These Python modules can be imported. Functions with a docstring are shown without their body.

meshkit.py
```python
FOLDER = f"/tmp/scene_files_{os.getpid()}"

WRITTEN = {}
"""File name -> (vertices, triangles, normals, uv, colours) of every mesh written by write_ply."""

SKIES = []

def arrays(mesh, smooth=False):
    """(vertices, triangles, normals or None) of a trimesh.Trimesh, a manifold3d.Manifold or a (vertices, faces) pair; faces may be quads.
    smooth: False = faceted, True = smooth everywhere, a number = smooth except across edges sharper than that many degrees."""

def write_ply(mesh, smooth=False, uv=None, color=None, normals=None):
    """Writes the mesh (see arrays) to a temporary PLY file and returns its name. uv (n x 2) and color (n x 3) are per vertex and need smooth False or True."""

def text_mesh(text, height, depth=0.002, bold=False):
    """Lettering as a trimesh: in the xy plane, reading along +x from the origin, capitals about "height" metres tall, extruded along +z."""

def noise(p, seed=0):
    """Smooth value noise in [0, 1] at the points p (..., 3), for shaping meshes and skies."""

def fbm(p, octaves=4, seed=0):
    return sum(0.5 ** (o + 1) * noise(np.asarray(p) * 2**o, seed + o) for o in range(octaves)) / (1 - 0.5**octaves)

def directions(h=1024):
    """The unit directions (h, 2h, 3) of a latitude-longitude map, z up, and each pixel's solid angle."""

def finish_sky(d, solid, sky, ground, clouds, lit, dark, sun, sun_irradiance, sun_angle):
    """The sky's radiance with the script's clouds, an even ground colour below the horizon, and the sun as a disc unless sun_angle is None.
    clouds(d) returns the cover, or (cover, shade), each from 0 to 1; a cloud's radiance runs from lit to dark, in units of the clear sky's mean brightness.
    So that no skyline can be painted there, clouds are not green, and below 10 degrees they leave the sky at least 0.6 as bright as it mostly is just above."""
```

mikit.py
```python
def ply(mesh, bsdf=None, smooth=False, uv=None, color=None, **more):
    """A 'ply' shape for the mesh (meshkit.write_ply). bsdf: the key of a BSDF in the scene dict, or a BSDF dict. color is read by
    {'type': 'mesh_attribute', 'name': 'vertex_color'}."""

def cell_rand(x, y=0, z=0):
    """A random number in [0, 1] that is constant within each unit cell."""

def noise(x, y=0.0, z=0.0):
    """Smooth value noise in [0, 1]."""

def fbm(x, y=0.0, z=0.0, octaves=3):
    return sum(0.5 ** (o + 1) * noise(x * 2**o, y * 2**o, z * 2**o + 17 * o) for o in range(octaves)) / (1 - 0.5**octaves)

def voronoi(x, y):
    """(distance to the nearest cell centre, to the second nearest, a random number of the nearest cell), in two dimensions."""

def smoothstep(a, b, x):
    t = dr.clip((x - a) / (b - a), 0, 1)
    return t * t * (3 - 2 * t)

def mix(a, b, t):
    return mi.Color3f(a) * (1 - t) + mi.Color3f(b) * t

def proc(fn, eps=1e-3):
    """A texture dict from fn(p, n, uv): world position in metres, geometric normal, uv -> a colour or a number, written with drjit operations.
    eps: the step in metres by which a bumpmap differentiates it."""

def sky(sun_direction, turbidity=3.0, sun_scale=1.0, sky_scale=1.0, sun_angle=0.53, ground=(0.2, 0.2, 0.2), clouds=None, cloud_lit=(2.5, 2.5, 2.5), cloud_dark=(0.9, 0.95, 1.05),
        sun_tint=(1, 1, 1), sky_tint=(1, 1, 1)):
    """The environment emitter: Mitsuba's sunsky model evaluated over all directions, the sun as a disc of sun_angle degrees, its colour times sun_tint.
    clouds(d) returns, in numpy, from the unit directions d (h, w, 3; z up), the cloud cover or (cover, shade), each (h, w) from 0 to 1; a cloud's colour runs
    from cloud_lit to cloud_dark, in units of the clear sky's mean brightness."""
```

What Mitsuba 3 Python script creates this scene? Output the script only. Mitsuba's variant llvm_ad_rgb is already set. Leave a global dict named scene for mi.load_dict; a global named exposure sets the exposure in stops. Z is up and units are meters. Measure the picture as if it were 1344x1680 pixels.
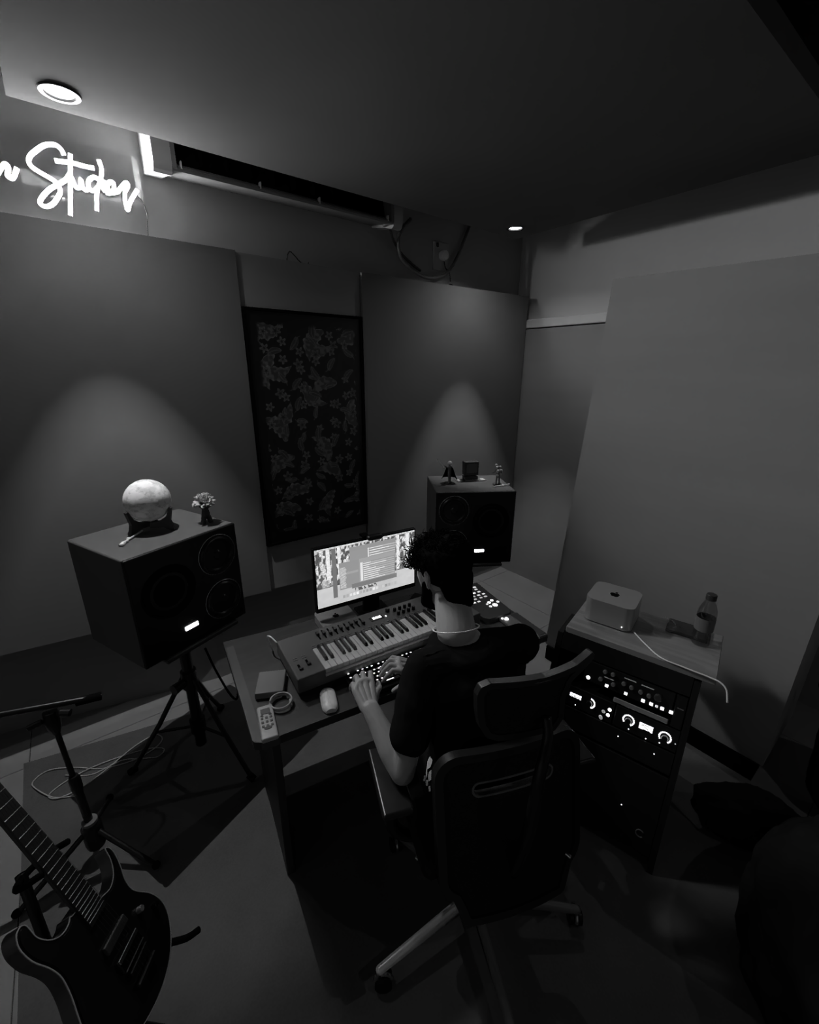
import math, numpy as np, trimesh, mitsuba as mi, drjit as dr, manifold3d as m3, mikit, meshkit
from shapely.geometry import Polygon, Point, box as sbox, LineString
from shapely import affinity
from mikit import proc, noise, fbm, voronoi, smoothstep, mix, cell_rand
T = mi.ScalarTransform4f
rng = np.random.default_rng(7)
scene, labels = {}, {}

# ------------------------------------------------------------------ camera, exposure, light
def cam_axes(yaw, pitch, roll):
    f = np.array([math.sin(yaw)*math.cos(pitch), math.cos(yaw)*math.cos(pitch), -math.sin(pitch)])
    r = np.array([math.cos(yaw), -math.sin(yaw), 0]); u = np.cross(r, f)
    return f, math.cos(roll)*u-math.sin(roll)*r
EYE = np.array([0, 0, 1.86])
_f, _u = cam_axes(*np.radians([37.95, 18.45, 0.39]))
scene['camera'] = {'type': 'perspective', 'fov': 2*math.degrees(math.atan(672/705.0)), 'fov_axis': 'x', 'near_clip': 0.02, 'far_clip': 50,
                   'to_world': T().look_at(origin=EYE.tolist(), target=(EYE+_f).tolist(), up=_u.tolist())}
exposure = 0.35
LAMPS = [(0.169, 2.03), (2.373, 2.008)]          # the two downlights in view
LAMP_Z = 2.68
SPOT = [3.9, 3.6]
SPILL = [0.6, 0.6]                            # the wide part of the downlights' beams
NEON = 270
SCREEN = 0.66
REAR = 0.42                                   # a ceiling lamp behind the camera
LED = 1.6

def g(v): return {'type': 'rgb', 'value': [v, v, v]}
def diffuse(name, v): scene[name] = {'type': 'twosided', 'bsdf': {'type': 'diffuse', 'reflectance': g(v) if not callable(v) else proc(v)}}
def plastic(name, v, rough=0.4, spec=0.5, metal=0.0, coat=0.0):
    scene[name] = {'type': 'twosided', 'bsdf': {'type': 'principled', 'base_color': g(v) if not callable(v) else proc(v), 'roughness': rough, 'metallic': metal, 'specular': spec, 'clearcoat': coat, 'clearcoat_gloss': 0.9}}
def glow(v, weight=0.05, tex=None):
    return {'type': 'area', 'radiance': proc(tex) if tex else g(v), 'sampling_weight': weight}

# surfaces of the room
diffuse('mat_wall_paint', lambda p, n, uv: mi.Color3f(0.60+0.08*fbm(p.x*1.3+p.y, p.z*1.5, 2.0)))
diffuse('mat_wall_back', lambda p, n, uv: mi.Color3f(0.34+0.05*fbm(p.x*1.3, p.z*1.5, 4.0)))
diffuse('mat_panel_cloth', lambda p, n, uv: mi.Color3f(0.16+0.03*fbm(p.x*1.1+p.y, p.z*1.2, 5.0)+0.006*noise(p.x*60, p.y*60, p.z*400)))
diffuse('mat_panel_cloth_pale', lambda p, n, uv: mi.Color3f(0.27+0.04*fbm(p.x*2+p.y, p.z*9, 5.0)))
diffuse('mat_ceiling', lambda p, n, uv: mi.Color3f(0.12+0.05*fbm(p.x*1.7, p.y*1.7, 0.0)))
diffuse('mat_ceiling_dark', 0.03)
diffuse('mat_floor', lambda p, n, uv: mi.Color3f(0.22+0.04*fbm(p.x*3, p.y*3, 0.0)))
diffuse('mat_rug', lambda p, n, uv: mi.Color3f(0.085+0.035*fbm(p.x*7, p.y*7, 0.0)+0.012*noise(p.x*220, p.y*220, 0)))
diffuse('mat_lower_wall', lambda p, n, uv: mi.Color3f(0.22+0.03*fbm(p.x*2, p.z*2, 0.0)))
diffuse('mat_black', 0.006)
plastic('mat_black_satin', 0.006, 0.35, 0.35)
plastic('mat_black_gloss', 0.004, 0.15, 0.4)
plastic('mat_dark', 0.03, 0.5)
plastic('mat_desk', lambda p, n, uv: mi.Color3f(0.022+0.01*fbm(p.x*5, p.y*60, 0.0)), 0.5)
plastic('mat_desk_edge', 0.055, 0.45)
plastic('mat_speaker_side', lambda p, n, uv: mi.Color3f(0.075+0.015*fbm(p.x*6, p.y*6, p.z*6)), 0.6, 0.3)
plastic('mat_key_white', 0.58, 0.35)
plastic('mat_key_black', 0.008, 0.25)
plastic('mat_midi', 0.075, 0.5)
plastic('mat_grey', 0.13, 0.5)
plastic('mat_pale', 0.40, 0.4)
plastic('mat_white', 0.72, 0.4)
plastic('mat_ac', 0.17, 0.45)
plastic('mat_alu', 0.42, 0.38, 0.5, 0.6)
plastic('mat_chrome', 0.75, 0.16, 0.5, 1.0)
plastic('mat_silver', 0.90, 0.22, 0.5, 0.25)
plastic('mat_ring', 0.45, 0.30, 0.6, 0.8)
plastic('mat_steel', 0.5, 0.3, 0.5, 1.0)
plastic('mat_skin', lambda p, n, uv: mi.Color3f(0.31+0.05*fbm(p.x*40, p.y*40, p.z*40)), 0.5, 0.4)
diffuse('mat_shirt', lambda p, n, uv: mi.Color3f(0.010+0.004*fbm(p.x*30, p.y*30, p.z*30)))
diffuse('mat_trousers', 0.02)
diffuse('mat_hair', 0.006)
diffuse('mat_chair', lambda p, n, uv: mi.Color3f(0.016+0.005*noise(p.x*300, p.y*300, p.z*300)))
plastic('mat_chair_frame', 0.011, 0.32)
plastic('mat_guitar', 0.008, 0.18, 0.6, 0.0, 0.8)
plastic('mat_fretboard', 0.010, 0.5)
diffuse('mat_leaf', lambda p, n, uv: mi.Color3f(0.65+0.25*noise(p.x*150, p.y*150, p.z*150)))
diffuse('mat_bag', lambda p, n, uv: mi.Color3f(0.012+0.008*fbm(p.x*20, p.y*20, p.z*20)))
def wood(p, n, uv):
    s = p.x*.245-p.y*.9695
    q = p.x*.9695+p.y*.245
    return mi.Color3f(0.17+0.13*fbm(s*7+3*noise(s*3, q*8), q*60, 0.0)-0.05*smoothstep(.55, .75, noise(s*5, q*28, 3.0)))
plastic('mat_wood', wood, 0.5)
def moon(p, n, uv):
    a = fbm(n.x*2.2+3, n.y*2.2, n.z*2.2, 4)
    c = fbm(n.x*9, n.y*9, n.z*9+5, 3)
    return mi.Color3f(0.93-0.22*smoothstep(.45, .62, a)-0.16*smoothstep(.52, .6, c)*smoothstep(.35, .55, a))
diffuse('mat_moon', moon)
scene['mat_clear'] = {'type': 'thindielectric'}
scene['mat_bottle'] = {'type': 'thindielectric', 'specular_reflectance': g(0.7), 'specular_transmittance': g(0.72)}

# printed cotton: paisleys, flowers and leaves on black, 0.70 x 1.30 m
PX0, PX1, PZ0, PZ1, PY = 0.80, 1.512, 0.83, 2.155, 2.425
def print_cloth(p, n, uv):
    def cell(size, ox, oz, k, jit=.22):
        x, z = p.x/size+ox, p.z/size+oz
        z = z+0.5*(dr.floor(x)-2*dr.floor(dr.floor(x)/2))
        cx, cz = dr.floor(x), dr.floor(z)
        r1, r2, r3 = cell_rand(cx, cz, k), cell_rand(cx, cz, k+1), cell_rand(cx, cz, k+2)
        u, v = x-cx-.5+jit*(r1-.5), z-cz-.5+jit*(r2-.5)
        a = 6.283*r3
        return u*dr.cos(a)-v*dr.sin(a), u*dr.sin(a)+v*dr.cos(a), r1, r2
    val = mi.Float(0.010)
    # big paisleys: a bent drop with a pale outline, mottled inside
    for size, ox, oz, k in ((.27, .1, .3, 11), (.25, .55, .05, 17)):
        u, v, r1, r2 = cell(size, ox, oz, k, .16)
        bx = u+1.1*v*v-.10
        w = dr.maximum(.17*dr.sqrt(dr.maximum(0, 1-dr.square((v+.08)/.36)))*(1-smoothstep(-.2, .34, v)*.75), 0.0)
        d = dr.abs(bx)/dr.maximum(w, 1e-3)
        on = (w > .004) & (d < 1+.12*dr.sin(v*46)) & (r2 < .72)
        val = dr.select(on, (.05+.08*smoothstep(.72, 1.0, d)+.07*smoothstep(.45, .8, noise(p.x*70, p.z*70, 4.0))), val)
    # flowers and leaves
    for size, ox, oz, k, gain in ((.098, .4, .1, 31, .15), (.115, .15, .62, 47, .12)):
        u, v, r1, r2 = cell(size, ox, oz, k)
        r, th = dr.sqrt(u*u+v*v), dr.atan2(v, u)
        edge = .20+.075*dr.cos(5*th)
        on = (r1 < .42)
        val = dr.select(on & (r < edge), gain*(.40+.60*smoothstep(.35, 1., r/edge)), val)
        val = dr.select(on & (r < .055), .02, val)
        vv = v+.5*u*u-.05
        e = dr.square(u/.36)+dr.square(vv/(.15*(1-.6*u)))
        on2 = (r1 >= .62)
        val = dr.select(on2 & (e < 1), gain*(.35+.55*smoothstep(.6, 1., e)+.5*dr.select(dr.abs(vv) < .02, 1.0, 0.0)), val)
        val = dr.select(on2 & (dr.abs(v-.6*u*u+.06) < .018) & (u < -.2) & (u > -.5), gain*.7, val)
    bx0, bx1, bz0, bz1 = PX0+.055, PX1-.04, PZ0+.06, PZ1-.06
    edgen = .012*noise(p.x*40, p.z*40, 2.0)
    inside = smoothstep(0, .02, p.x-bx0-edgen)*smoothstep(0, .02, bx1-p.x-edgen)*smoothstep(0, .02, p.z-bz0-edgen)*smoothstep(0, .02, bz1-p.z-edgen)
    return mi.Color3f(0.008+(val-.008)*inside)
plastic('mat_print', print_cloth, 0.33, 0.45)

# the desktop on the screen: a street photo, two file windows, a row of icons (grey levels), u right, v up
def desktop(p, n, uv):
    u, v = uv.x, uv.y
    def rect(a, b, c, d): return (u > a) & (u < b) & (v > c) & (v < d)
    bark = smoothstep(.40, .64, noise(u*60, v*22, 2.0))
    val = 0.25+0.65*bark*smoothstep(.30, .44, v)
    val = dr.select((v > .33), val*(.55+.6*noise(u*110, v*80, 1.0)), 0.64+.14*fbm(u*9, v*9, 7.0))
    val = dr.select(rect(.10, .135, .4, 1) | rect(.205, .235, .45, 1) | rect(.80, .83, .35, 1) | rect(.905, .94, .3, 1), .80+.2*noise(u*90, v*70, 3.0), val)
    val = dr.select(rect(.15, .19, .12, 1), .30, val)
    val = dr.select(rect(.05, .12, .34, .46), .40+.4*noise(u*60, v*50, 9.0), val)
    # window behind
    val = dr.select(rect(.32, .79, .50, .93), .46, val)
    val = dr.select(rect(.32, .79, .86, .93), .45, val)
    rows = dr.sin(v*150)
    val = dr.select(rect(.50, .785, .60, .86), dr.select(rows > .2, .66, .46), val)
    val = dr.select(rect(.50, .51, .6, .86), .9, val)
    val = dr.select(rect(.52, .62+.12*cell_rand(dr.floor(v*24), 3), .62, .85) & (rows > .55), .92, val)
    # window in front
    val = dr.select(rect(.215, .78, .23, .70), .45, val)
    val = dr.select(rect(.215, .40, .48, .52), .52, val)
    val = dr.select(rect(.41, .775, .28, .70), .52, val)
    val = dr.select(rect(.41, .775, .64, .70), .52, val)
    rows2 = dr.sin(v*170)
    val = dr.select(rect(.42, .775, .30, .63), dr.select(rows2 > .1, .60, .46), val)
    val = dr.select(rect(.42, .445, .30, .63), .88, val)
    val = dr.select(rect(.45, .50+.20*cell_rand(dr.floor(v*27), 8), .30, .63) & (rows2 > -.1), .84, val)
    val = dr.select(rect(.22, .265+.02*cell_rand(dr.floor(v*55), 5), .25, .62) & (dr.sin(v*345) > 0), .80, val)
    val = dr.select(rect(.33, .80, .205, .285), .34, val)
    val = dr.select(rect(.36, .58, .145, .20) & (noise(u*90, v*20, 1.0) > .45), .22, val)
    # dock, menu bar
    icon = (dr.abs((u*30-dr.floor(u*30))-.5) < .36) & (v > .075) & (v < .125) & (u > .24) & (u < .80)
    val = dr.select(rect(.235, .81, .06, .14), val*.9+.05, val)
    val = dr.select(icon, .45+.55*cell_rand(dr.floor(u*30), 1), val)
    val = dr.select(v > .972, .62+.3*noise(u*70, 1.0, 1.0), val)
    return mi.Color3f(SCREEN*(val*dr.sqrt(val)*1.1+.03))

# ------------------------------------------------------------------ mesh helpers
def V(*a): return np.array(a, float)
def unit(a): a = np.asarray(a, float); return a/np.linalg.norm(a)
def frame(o, x, y=None, z=None):
    """4x4 with the given axes (x and one of y, z; the rest by cross product)."""
    x = unit(x)
    if z is None: y = unit(np.asarray(y)-x*np.dot(x, y)); z = np.cross(x, y)
    else: z = unit(np.asarray(z)-x*np.dot(x, z)); y = np.cross(z, x)
    m = np.eye(4); m[:3, 0], m[:3, 1], m[:3, 2], m[:3, 3] = x, y, z, o
    return m
def yaw(deg, o=(0, 0, 0)):
    a = math.radians(deg); return frame(o, (math.cos(a), math.sin(a), 0), z=(0, 0, 1))
def at(mesh, m):
    mesh = mesh.copy(); mesh.apply_transform(m); return mesh
def mv(mesh, *t): mesh = mesh.copy(); mesh.apply_translation(t); return mesh
def join(*ms):
    out = []
    for x in ms: out += list(x) if isinstance(x, (list, tuple)) else [x]
    return trimesh.util.concatenate(out)
def tri(man):
    m = man.to_mesh(); return trimesh.Trimesh(m.vert_properties[:, :3], m.tri_verts, process=False)
def man(mesh): return m3.Manifold(m3.Mesh(np.asarray(mesh.vertices, np.float32), np.asarray(mesh.faces, np.uint32)))
def hullpts(pts): return m3.Manifold.hull_points(np.asarray(pts, np.float32))
def rbox(w, d, h, r=0.004, seg=2, base=False):
    """rounded box, centred (or standing on z=0)."""
    r = min(r, w/2.01, d/2.01, h/2.01)
    s = trimesh.creation.icosphere(1, r).vertices if seg > 1 else trimesh.creation.icosphere(0, r).vertices
    c = np.array([[x, y, z] for x in (-1, 1) for y in (-1, 1) for z in (-1, 1)])*[w/2-r, d/2-r, h/2-r]
    m = tri(hullpts((c[:, None]+s[None]).reshape(-1, 3)))
    if base: m.apply_translation((0, 0, h/2))
    return m
def cbox(w, d, h, c=0.002, base=False):
    """box with chamfered edges (44 triangles)."""
    c = min(c, w/2.1, d/2.1, h/2.1); P = []
    for x in (-1, 1):
        for y in (-1, 1):
            for z in (-1, 1):
                for k in range(3):
                    q = np.array([w/2, d/2, h/2])-c; q[k] += c; P.append(q*[x, y, z])
    m = tri(hullpts(P))
    if base: m.apply_translation((0, 0, h/2))
    return m
def prism(poly, h): return trimesh.creation.extrude_polygon(poly if isinstance(poly, Polygon) else Polygon(poly), h, engine='earcut')
def rrect(w, h, r): return sbox(-w/2+r, -h/2+r, w/2-r, h/2-r).buffer(r, 6)
def cyl(p0, p1, r0, r1=None, n=20):
    p0, p1 = np.asarray(p0, float), np.asarray(p1, float); r1 = r0 if r1 is None else r1
    z = p1-p0; L = np.linalg.norm(z); z /= L
    x = unit(np.cross(z, [0, 0, 1] if abs(z[2]) < .9 else [1, 0, 0]))
    return at(lathe([(r0, 0), (r1, L)], n), frame(p0, x, z=z))
def lathe(prof, n=28):
    prof = [(0, prof[0][1])]+list(prof)+[(0, prof[-1][1])]
    m = trimesh.creation.revolve(np.array(prof, float), sections=n)
    m.merge_vertices(); return m
def lathe_at(prof, x, y, z, n=24): return mv(lathe(prof, n), x, y, z)
def torus(R, r, n=40, k=8):
    a = np.linspace(0, 2*np.pi, k+1)
    m = trimesh.creation.revolve(np.stack([R+r*np.cos(a), r*np.sin(a)], 1), sections=n); m.merge_vertices(); return m
def arc(R, r, a0, a1, n=28, k=6):
    t = np.radians(np.linspace(a0, a1, n)); return tube(np.stack([R*np.cos(t), R*np.sin(t), 0*t], 1), r, k, False)
def spline(pts, n=8):
    pts = np.asarray(pts, float); P = np.vstack([2*pts[0]-pts[1], pts, 2*pts[-1]-pts[-2]]); out = []
    for i in range(1, len(P)-2):
        for t in np.linspace(0, 1, n, endpoint=False):
            a, b, c, d = P[i-1:i+3]
            out.append(.5*(2*b+(c-a)*t+(2*a-5*b+4*c-d)*t*t+(3*b-a-3*c+d)*t**3))
    return np.array(out+[pts[-1]])
def tube(path, r, k=8, smooth=True, n=8):
    p = spline(path, n) if smooth else np.asarray(path, float)
    rr = np.full(len(p), r) if np.isscalar(r) else np.interp(np.linspace(0, 1, len(p)), np.linspace(0, 1, len(r)), r)
    t = np.gradient(p, axis=0); t /= np.linalg.norm(t, axis=1)[:, None]+1e-12
    up = np.cross(t[0], [.3, .2, .9]); up /= np.linalg.norm(up); rings = []
    for i in range(len(p)):
        up = up-t[i]*np.dot(up, t[i]); up /= np.linalg.norm(up)+1e-12; s = np.cross(t[i], up)
        a = np.arange(k)*2*np.pi/k; rings.append(p[i]+rr[i]*(np.cos(a)[:, None]*up+np.sin(a)[:, None]*s))
    v = np.vstack(rings+[p[:1], p[-1:]]); f = []; N = len(p)
    for i in range(N-1):
        for j in range(k):
            a, b = i*k+j, i*k+(j+1) % k; f += [[a, b, b+k], [a, b+k, a+k]]
    for j in range(k): f += [[N*k, (j+1) % k, j], [N*k+1, (N-1)*k+j, (N-1)*k+(j+1) % k]]
    m = trimesh.Trimesh(v, f, process=False); m.fix_normals(); return m
def ball(c, r, sub=3):
    m = trimesh.creation.icosphere(sub, 1.0); m.apply_scale(r if np.isscalar(r) else np.asarray(r, float)); m.apply_translation(c); return m
def organic(bones, step=.012, it=8, extra=()):
    """one smooth continuous surface from hulls of sphere chains. bones: lists of (point, radius or (rx,ry,rz), optional 3x3 axes)."""
    sph = trimesh.creation.icosphere(2, 1.0).vertices; all_ = []
    def pts(j):
        r = np.ones(3)*j[1] if np.isscalar(j[1]) else np.asarray(j[1]); q = sph*r
        if len(j) > 2: q = q@np.asarray(j[2]).T
        return q+np.asarray(j[0])
    for b in bones:
        if len(b) == 1: all_.append(hullpts(pts(b[0])))
        for a, c in zip(b, b[1:]): all_.append(hullpts(np.vstack([pts(a), pts(c)])))
    mm = m3.Manifold.batch_boolean(all_+list(extra), m3.OpType.Add).refine_to_length(step)
    t = tri(mm); t.merge_vertices()
    trimesh.smoothing.filter_taubin(t, lamb=.55, nu=.53, iterations=it)
    return t

def nm(key):
    if key not in scene and not any(k.startswith(key+'__') for k in scene): return key
    i = 1
    while f'{key}_{i:03d}' in scene or any(k.startswith(f'{key}_{i:03d}__') for k in scene): i += 1
    return f'{key}_{i:03d}'
THING = {}
def thing(name, label, cat, group=None):
    base, i = name, 1
    while name in THING: name = f'{base}_{i:03d}'; i += 1
    THING[name] = 1; labels[name] = {'label': label, 'category': cat}
    if group: labels[name]['group'] = group
    return name
def put(key, mesh, mat, smooth=35, label=None, kind=None, **more):
    """one entry of the scene; key 'thing__part' gets a number when taken."""
    k = key; i = 1
    while k in scene: k = f'{key}_{i:03d}'; i += 1
    scene[k] = mikit.ply(mesh, mat, smooth=smooth, **more)
    if label or kind:
        labels[k] = {}
        if label: labels[k]['label'] = label
        if kind: labels[k]['kind'] = kind
    return k
def struct(name, mesh, mat, label, smooth=False):
    put(name, mesh, mat, smooth); labels[name] = {'label': label, 'kind': 'structure'}
def solid(name, mesh, mat, label, cat, smooth=35, group=None, **more):
    t = thing(name, label, cat, group); put(t, mesh, mat, smooth, **more); return t
def slab(x0, x1, y0, y1, z0, z1, c=0.0):
    m = cbox(x1-x0, y1-y0, z1-z0, c) if c else trimesh.creation.box((x1-x0, y1-y0, z1-z0))
    m.apply_translation(((x0+x1)/2, (y0+y1)/2, (z0+z1)/2)); return m
def wallprism(poly_xz, y0, y1):
    """a polygon in x,z extruded from y0 to y1 (y1 > y0)."""
    m = prism(poly_xz, y1-y0); v = m.vertices.copy(); m.vertices = np.stack([v[:, 0], y1-v[:, 2], v[:, 1]], 1); m.fix_normals(); return m

# ------------------------------------------------------------------ the room
struct('floor', slab(-2.2, 3.3, -2.4, 3.4, -.05, -.004), 'mat_dark', 'pale grey studio floor of large tiles')
_tile = mikit.ply(cbox(.797, .797, .02, .0015), 'mat_floor')
for i in range(7):
    for j in range(7):
        k = 'floor__tile' if (i, j) == (0, 0) else f'floor__tile_{i*7+j:03d}'
        scene[k] = {**_tile, 'to_world': T().translate([-1.68+.80*i-.40+.40, -2.0+.80*j, -.010])}
struct('ceiling', slab(-2.2, 3.3, -2.4, 3.4, 2.95, 3.0), 'mat_ceiling_dark', 'dark structural ceiling above the suspended ceiling panel')
struct('wall_back', slab(-2.2, 3.17, 2.6, 2.66, .72, 2.95), 'mat_wall_back', 'painted back wall carrying the neon sign and the air conditioner')
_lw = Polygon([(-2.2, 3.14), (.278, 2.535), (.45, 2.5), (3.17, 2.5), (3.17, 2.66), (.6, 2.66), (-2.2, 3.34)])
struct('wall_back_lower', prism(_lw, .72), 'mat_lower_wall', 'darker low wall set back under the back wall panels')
struct('wall_right', slab(3.17, 3.25, -2.4, 2.66, 0, 2.95), 'mat_wall_paint', 'painted right wall')
struct('wall_left', slab(-2.2, -2.12, -2.4, 3.3, 0, 2.95), 'mat_wall_paint', 'painted left wall outside the frame')
struct('wall_front', slab(-2.2, 3.2, -2.4, -2.32, 0, 2.95), 'mat_panel_cloth', 'dark wall behind the camera')
struct('wall_right_dado', slab(3.10, 3.17, -.6, 2.5, 0, 2.17), 'mat_panel_cloth_pale', 'cloth covered lower half of the right wall')
struct('trim_1', slab(3.085, 3.17, -.6, 2.6, 2.178, 2.242, .004), 'mat_wall_paint', 'narrow ledge capping the lower half of the right wall')
# suspended ceiling panel with round holes for the downlights
hole = Polygon([(.034, .60), (2.56, .545), (2.565, 2.157), (.034, 2.157)])
for x, y in LAMPS: hole = hole.difference(Point(x, y).buffer(.044, 16))
struct('ceiling_panel', mv(prism(hole, .06), 0, 0, LAMP_Z), 'mat_ceiling', 'grey suspended ceiling panel over the desk with two downlights', smooth=False)
struct('rug', prism([(-.50, 2.43), (.25, 2.275), (2.0, 1.95), (2.0, -2.0), (-.36, -2.0)], .006), 'mat_rug', 'dark grey rug covering the floor under desk and chair')
labels['rug'] = {'label': 'dark grey rug spread under desk and office chair', 'category': 'rug'}

# cloth panels on the back wall
def cloth_panel(label, poly, y0, y1, mat='mat_panel_cloth'):
    t = thing('acoustic_panel', label, 'acoustic panel')
    put(t, wallprism(poly, y0, y1), mat, False); return t
zb = lambda x: .618-.067*(x+.45)
cloth_panel('wide grey cloth acoustic panel below the neon sign, behind the speaker with the moon lamp', [(-2.1, zb(-2.1)), (.793, zb(.793)), (.793, 2.405), (-2.1, 2.405)], 2.42, 2.495)
cloth_panel('narrow paler cloth panel in the middle of the back wall, framing the dark floral print', [(.797, zb(.8)), (1.514, zb(1.514)), (1.514, 2.398), (.797, 2.402)], 2.44, 2.495, 'mat_panel_cloth_pale')
cloth_panel('grey cloth acoustic panel filling the corner behind the speaker with three figurines', [(1.518, zb(1.518)), (3.08, .45), (3.08, 2.412), (1.518, 2.396)], 2.42, 2.495)
t = thing('framed_print', 'tall dark cotton print of paisleys, flowers and leaves hung between the wall panels', 'picture')
put(t+'__cloth', slab(PX0+.012, PX1-.012, PY, 2.439, PZ0+.012, PZ1-.012), 'mat_print', False)
fr = wallprism(sbox(PX0, PZ0, PX1, PZ1).difference(sbox(PX0+.014, PZ0+.014, PX1-.014, PZ1-.014)), PY-.012, 2.4395)
put(t+'__frame', fr, 'mat_black', False, 'thin black frame')
# big panel standing in front of the right wall
t = thing('acoustic_panel', 'large pale grey acoustic panel standing in front of the right wall beside the rack', 'acoustic panel')
yz = [(.19, .10), (1.39, .10), (1.303, 2.30), (.17, 2.27)]
m = prism(yz, .52); v = m.vertices; m.vertices = np.stack([2.26+v[:, 2]+.03*(v[:, 1]-.1), v[:, 0], v[:, 1]], 1); m.fix_normals()
put(t+'__board', m, 'mat_panel_cloth_pale', False)
put(t+'__plinth', slab(2.245, 2.78, .21, 1.37, 0, .10), 'mat_black', False, 'low black plinth')

# ------------------------------------------------------------------ lamps
for i, (x, y) in enumerate(LAMPS):
    t = thing('downlight', ['round white recessed downlight in the ceiling above the neon sign', 'round recessed downlight near the room corner, right of the air conditioner'][i], 'ceiling light')
    ring = trimesh.creation.revolve(np.array([(.040, .0), (.042, -.005), (.055, -.005), (.058, 0.0), (.058, .001), (.040, .001), (.040, .0)]), sections=40)
    put(t+'__trim_ring', mv(ring, x, y, LAMP_Z), 'mat_dark', 40, 'round trim ring')
    cup = trimesh.creation.revolve(np.array([(.0405, .0), (.039, .028), (.0, .032)]), sections=32)
    put(t+'__reflector', mv(cup, x, y, LAMP_Z+.001), 'mat_ac', 40)
    put(t+'__lens', mv(lathe([(.0385, 0), (.0385, .003)], 32), x, y, LAMP_Z+.008), 'mat_white', False, 'glowing lens', emitter=glow(14, .4))
    scene[f'lamp_beam_{i}'] = {'type': 'spot', 'to_world': T().look_at(origin=[x, y, LAMP_Z-.006], target=[x, y, 0], up=[0, 1, 0]), 'intensity': g(SPOT[i]), 'cutoff_angle': 25, 'beam_width': 19.5, 'sampling_weight': 3.0}
    scene[f'lamp_spill_{i}'] = {'type': 'spot', 'to_world': T().look_at(origin=[x, y, LAMP_Z-.006], target=[x, y, 0], up=[0, 1, 0]), 'intensity': g(SPILL[i]), 'cutoff_angle': 72, 'beam_width': 40, 'sampling_weight': 2.0}
RX, RY = 1.5, -1.2
t = thing('ceiling_lamp', 'round white ceiling lamp behind the camera', 'ceiling light')
put(t+'__trim_ring', mv(torus(.09, .01, 32, 8), RX, RY, 2.942), 'mat_white', True)
put(t+'__lens', mv(lathe([(.085, 0), (.085, .006)], 32), RX, RY, 2.941), 'mat_white', False, emitter=glow(2, .1))
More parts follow.
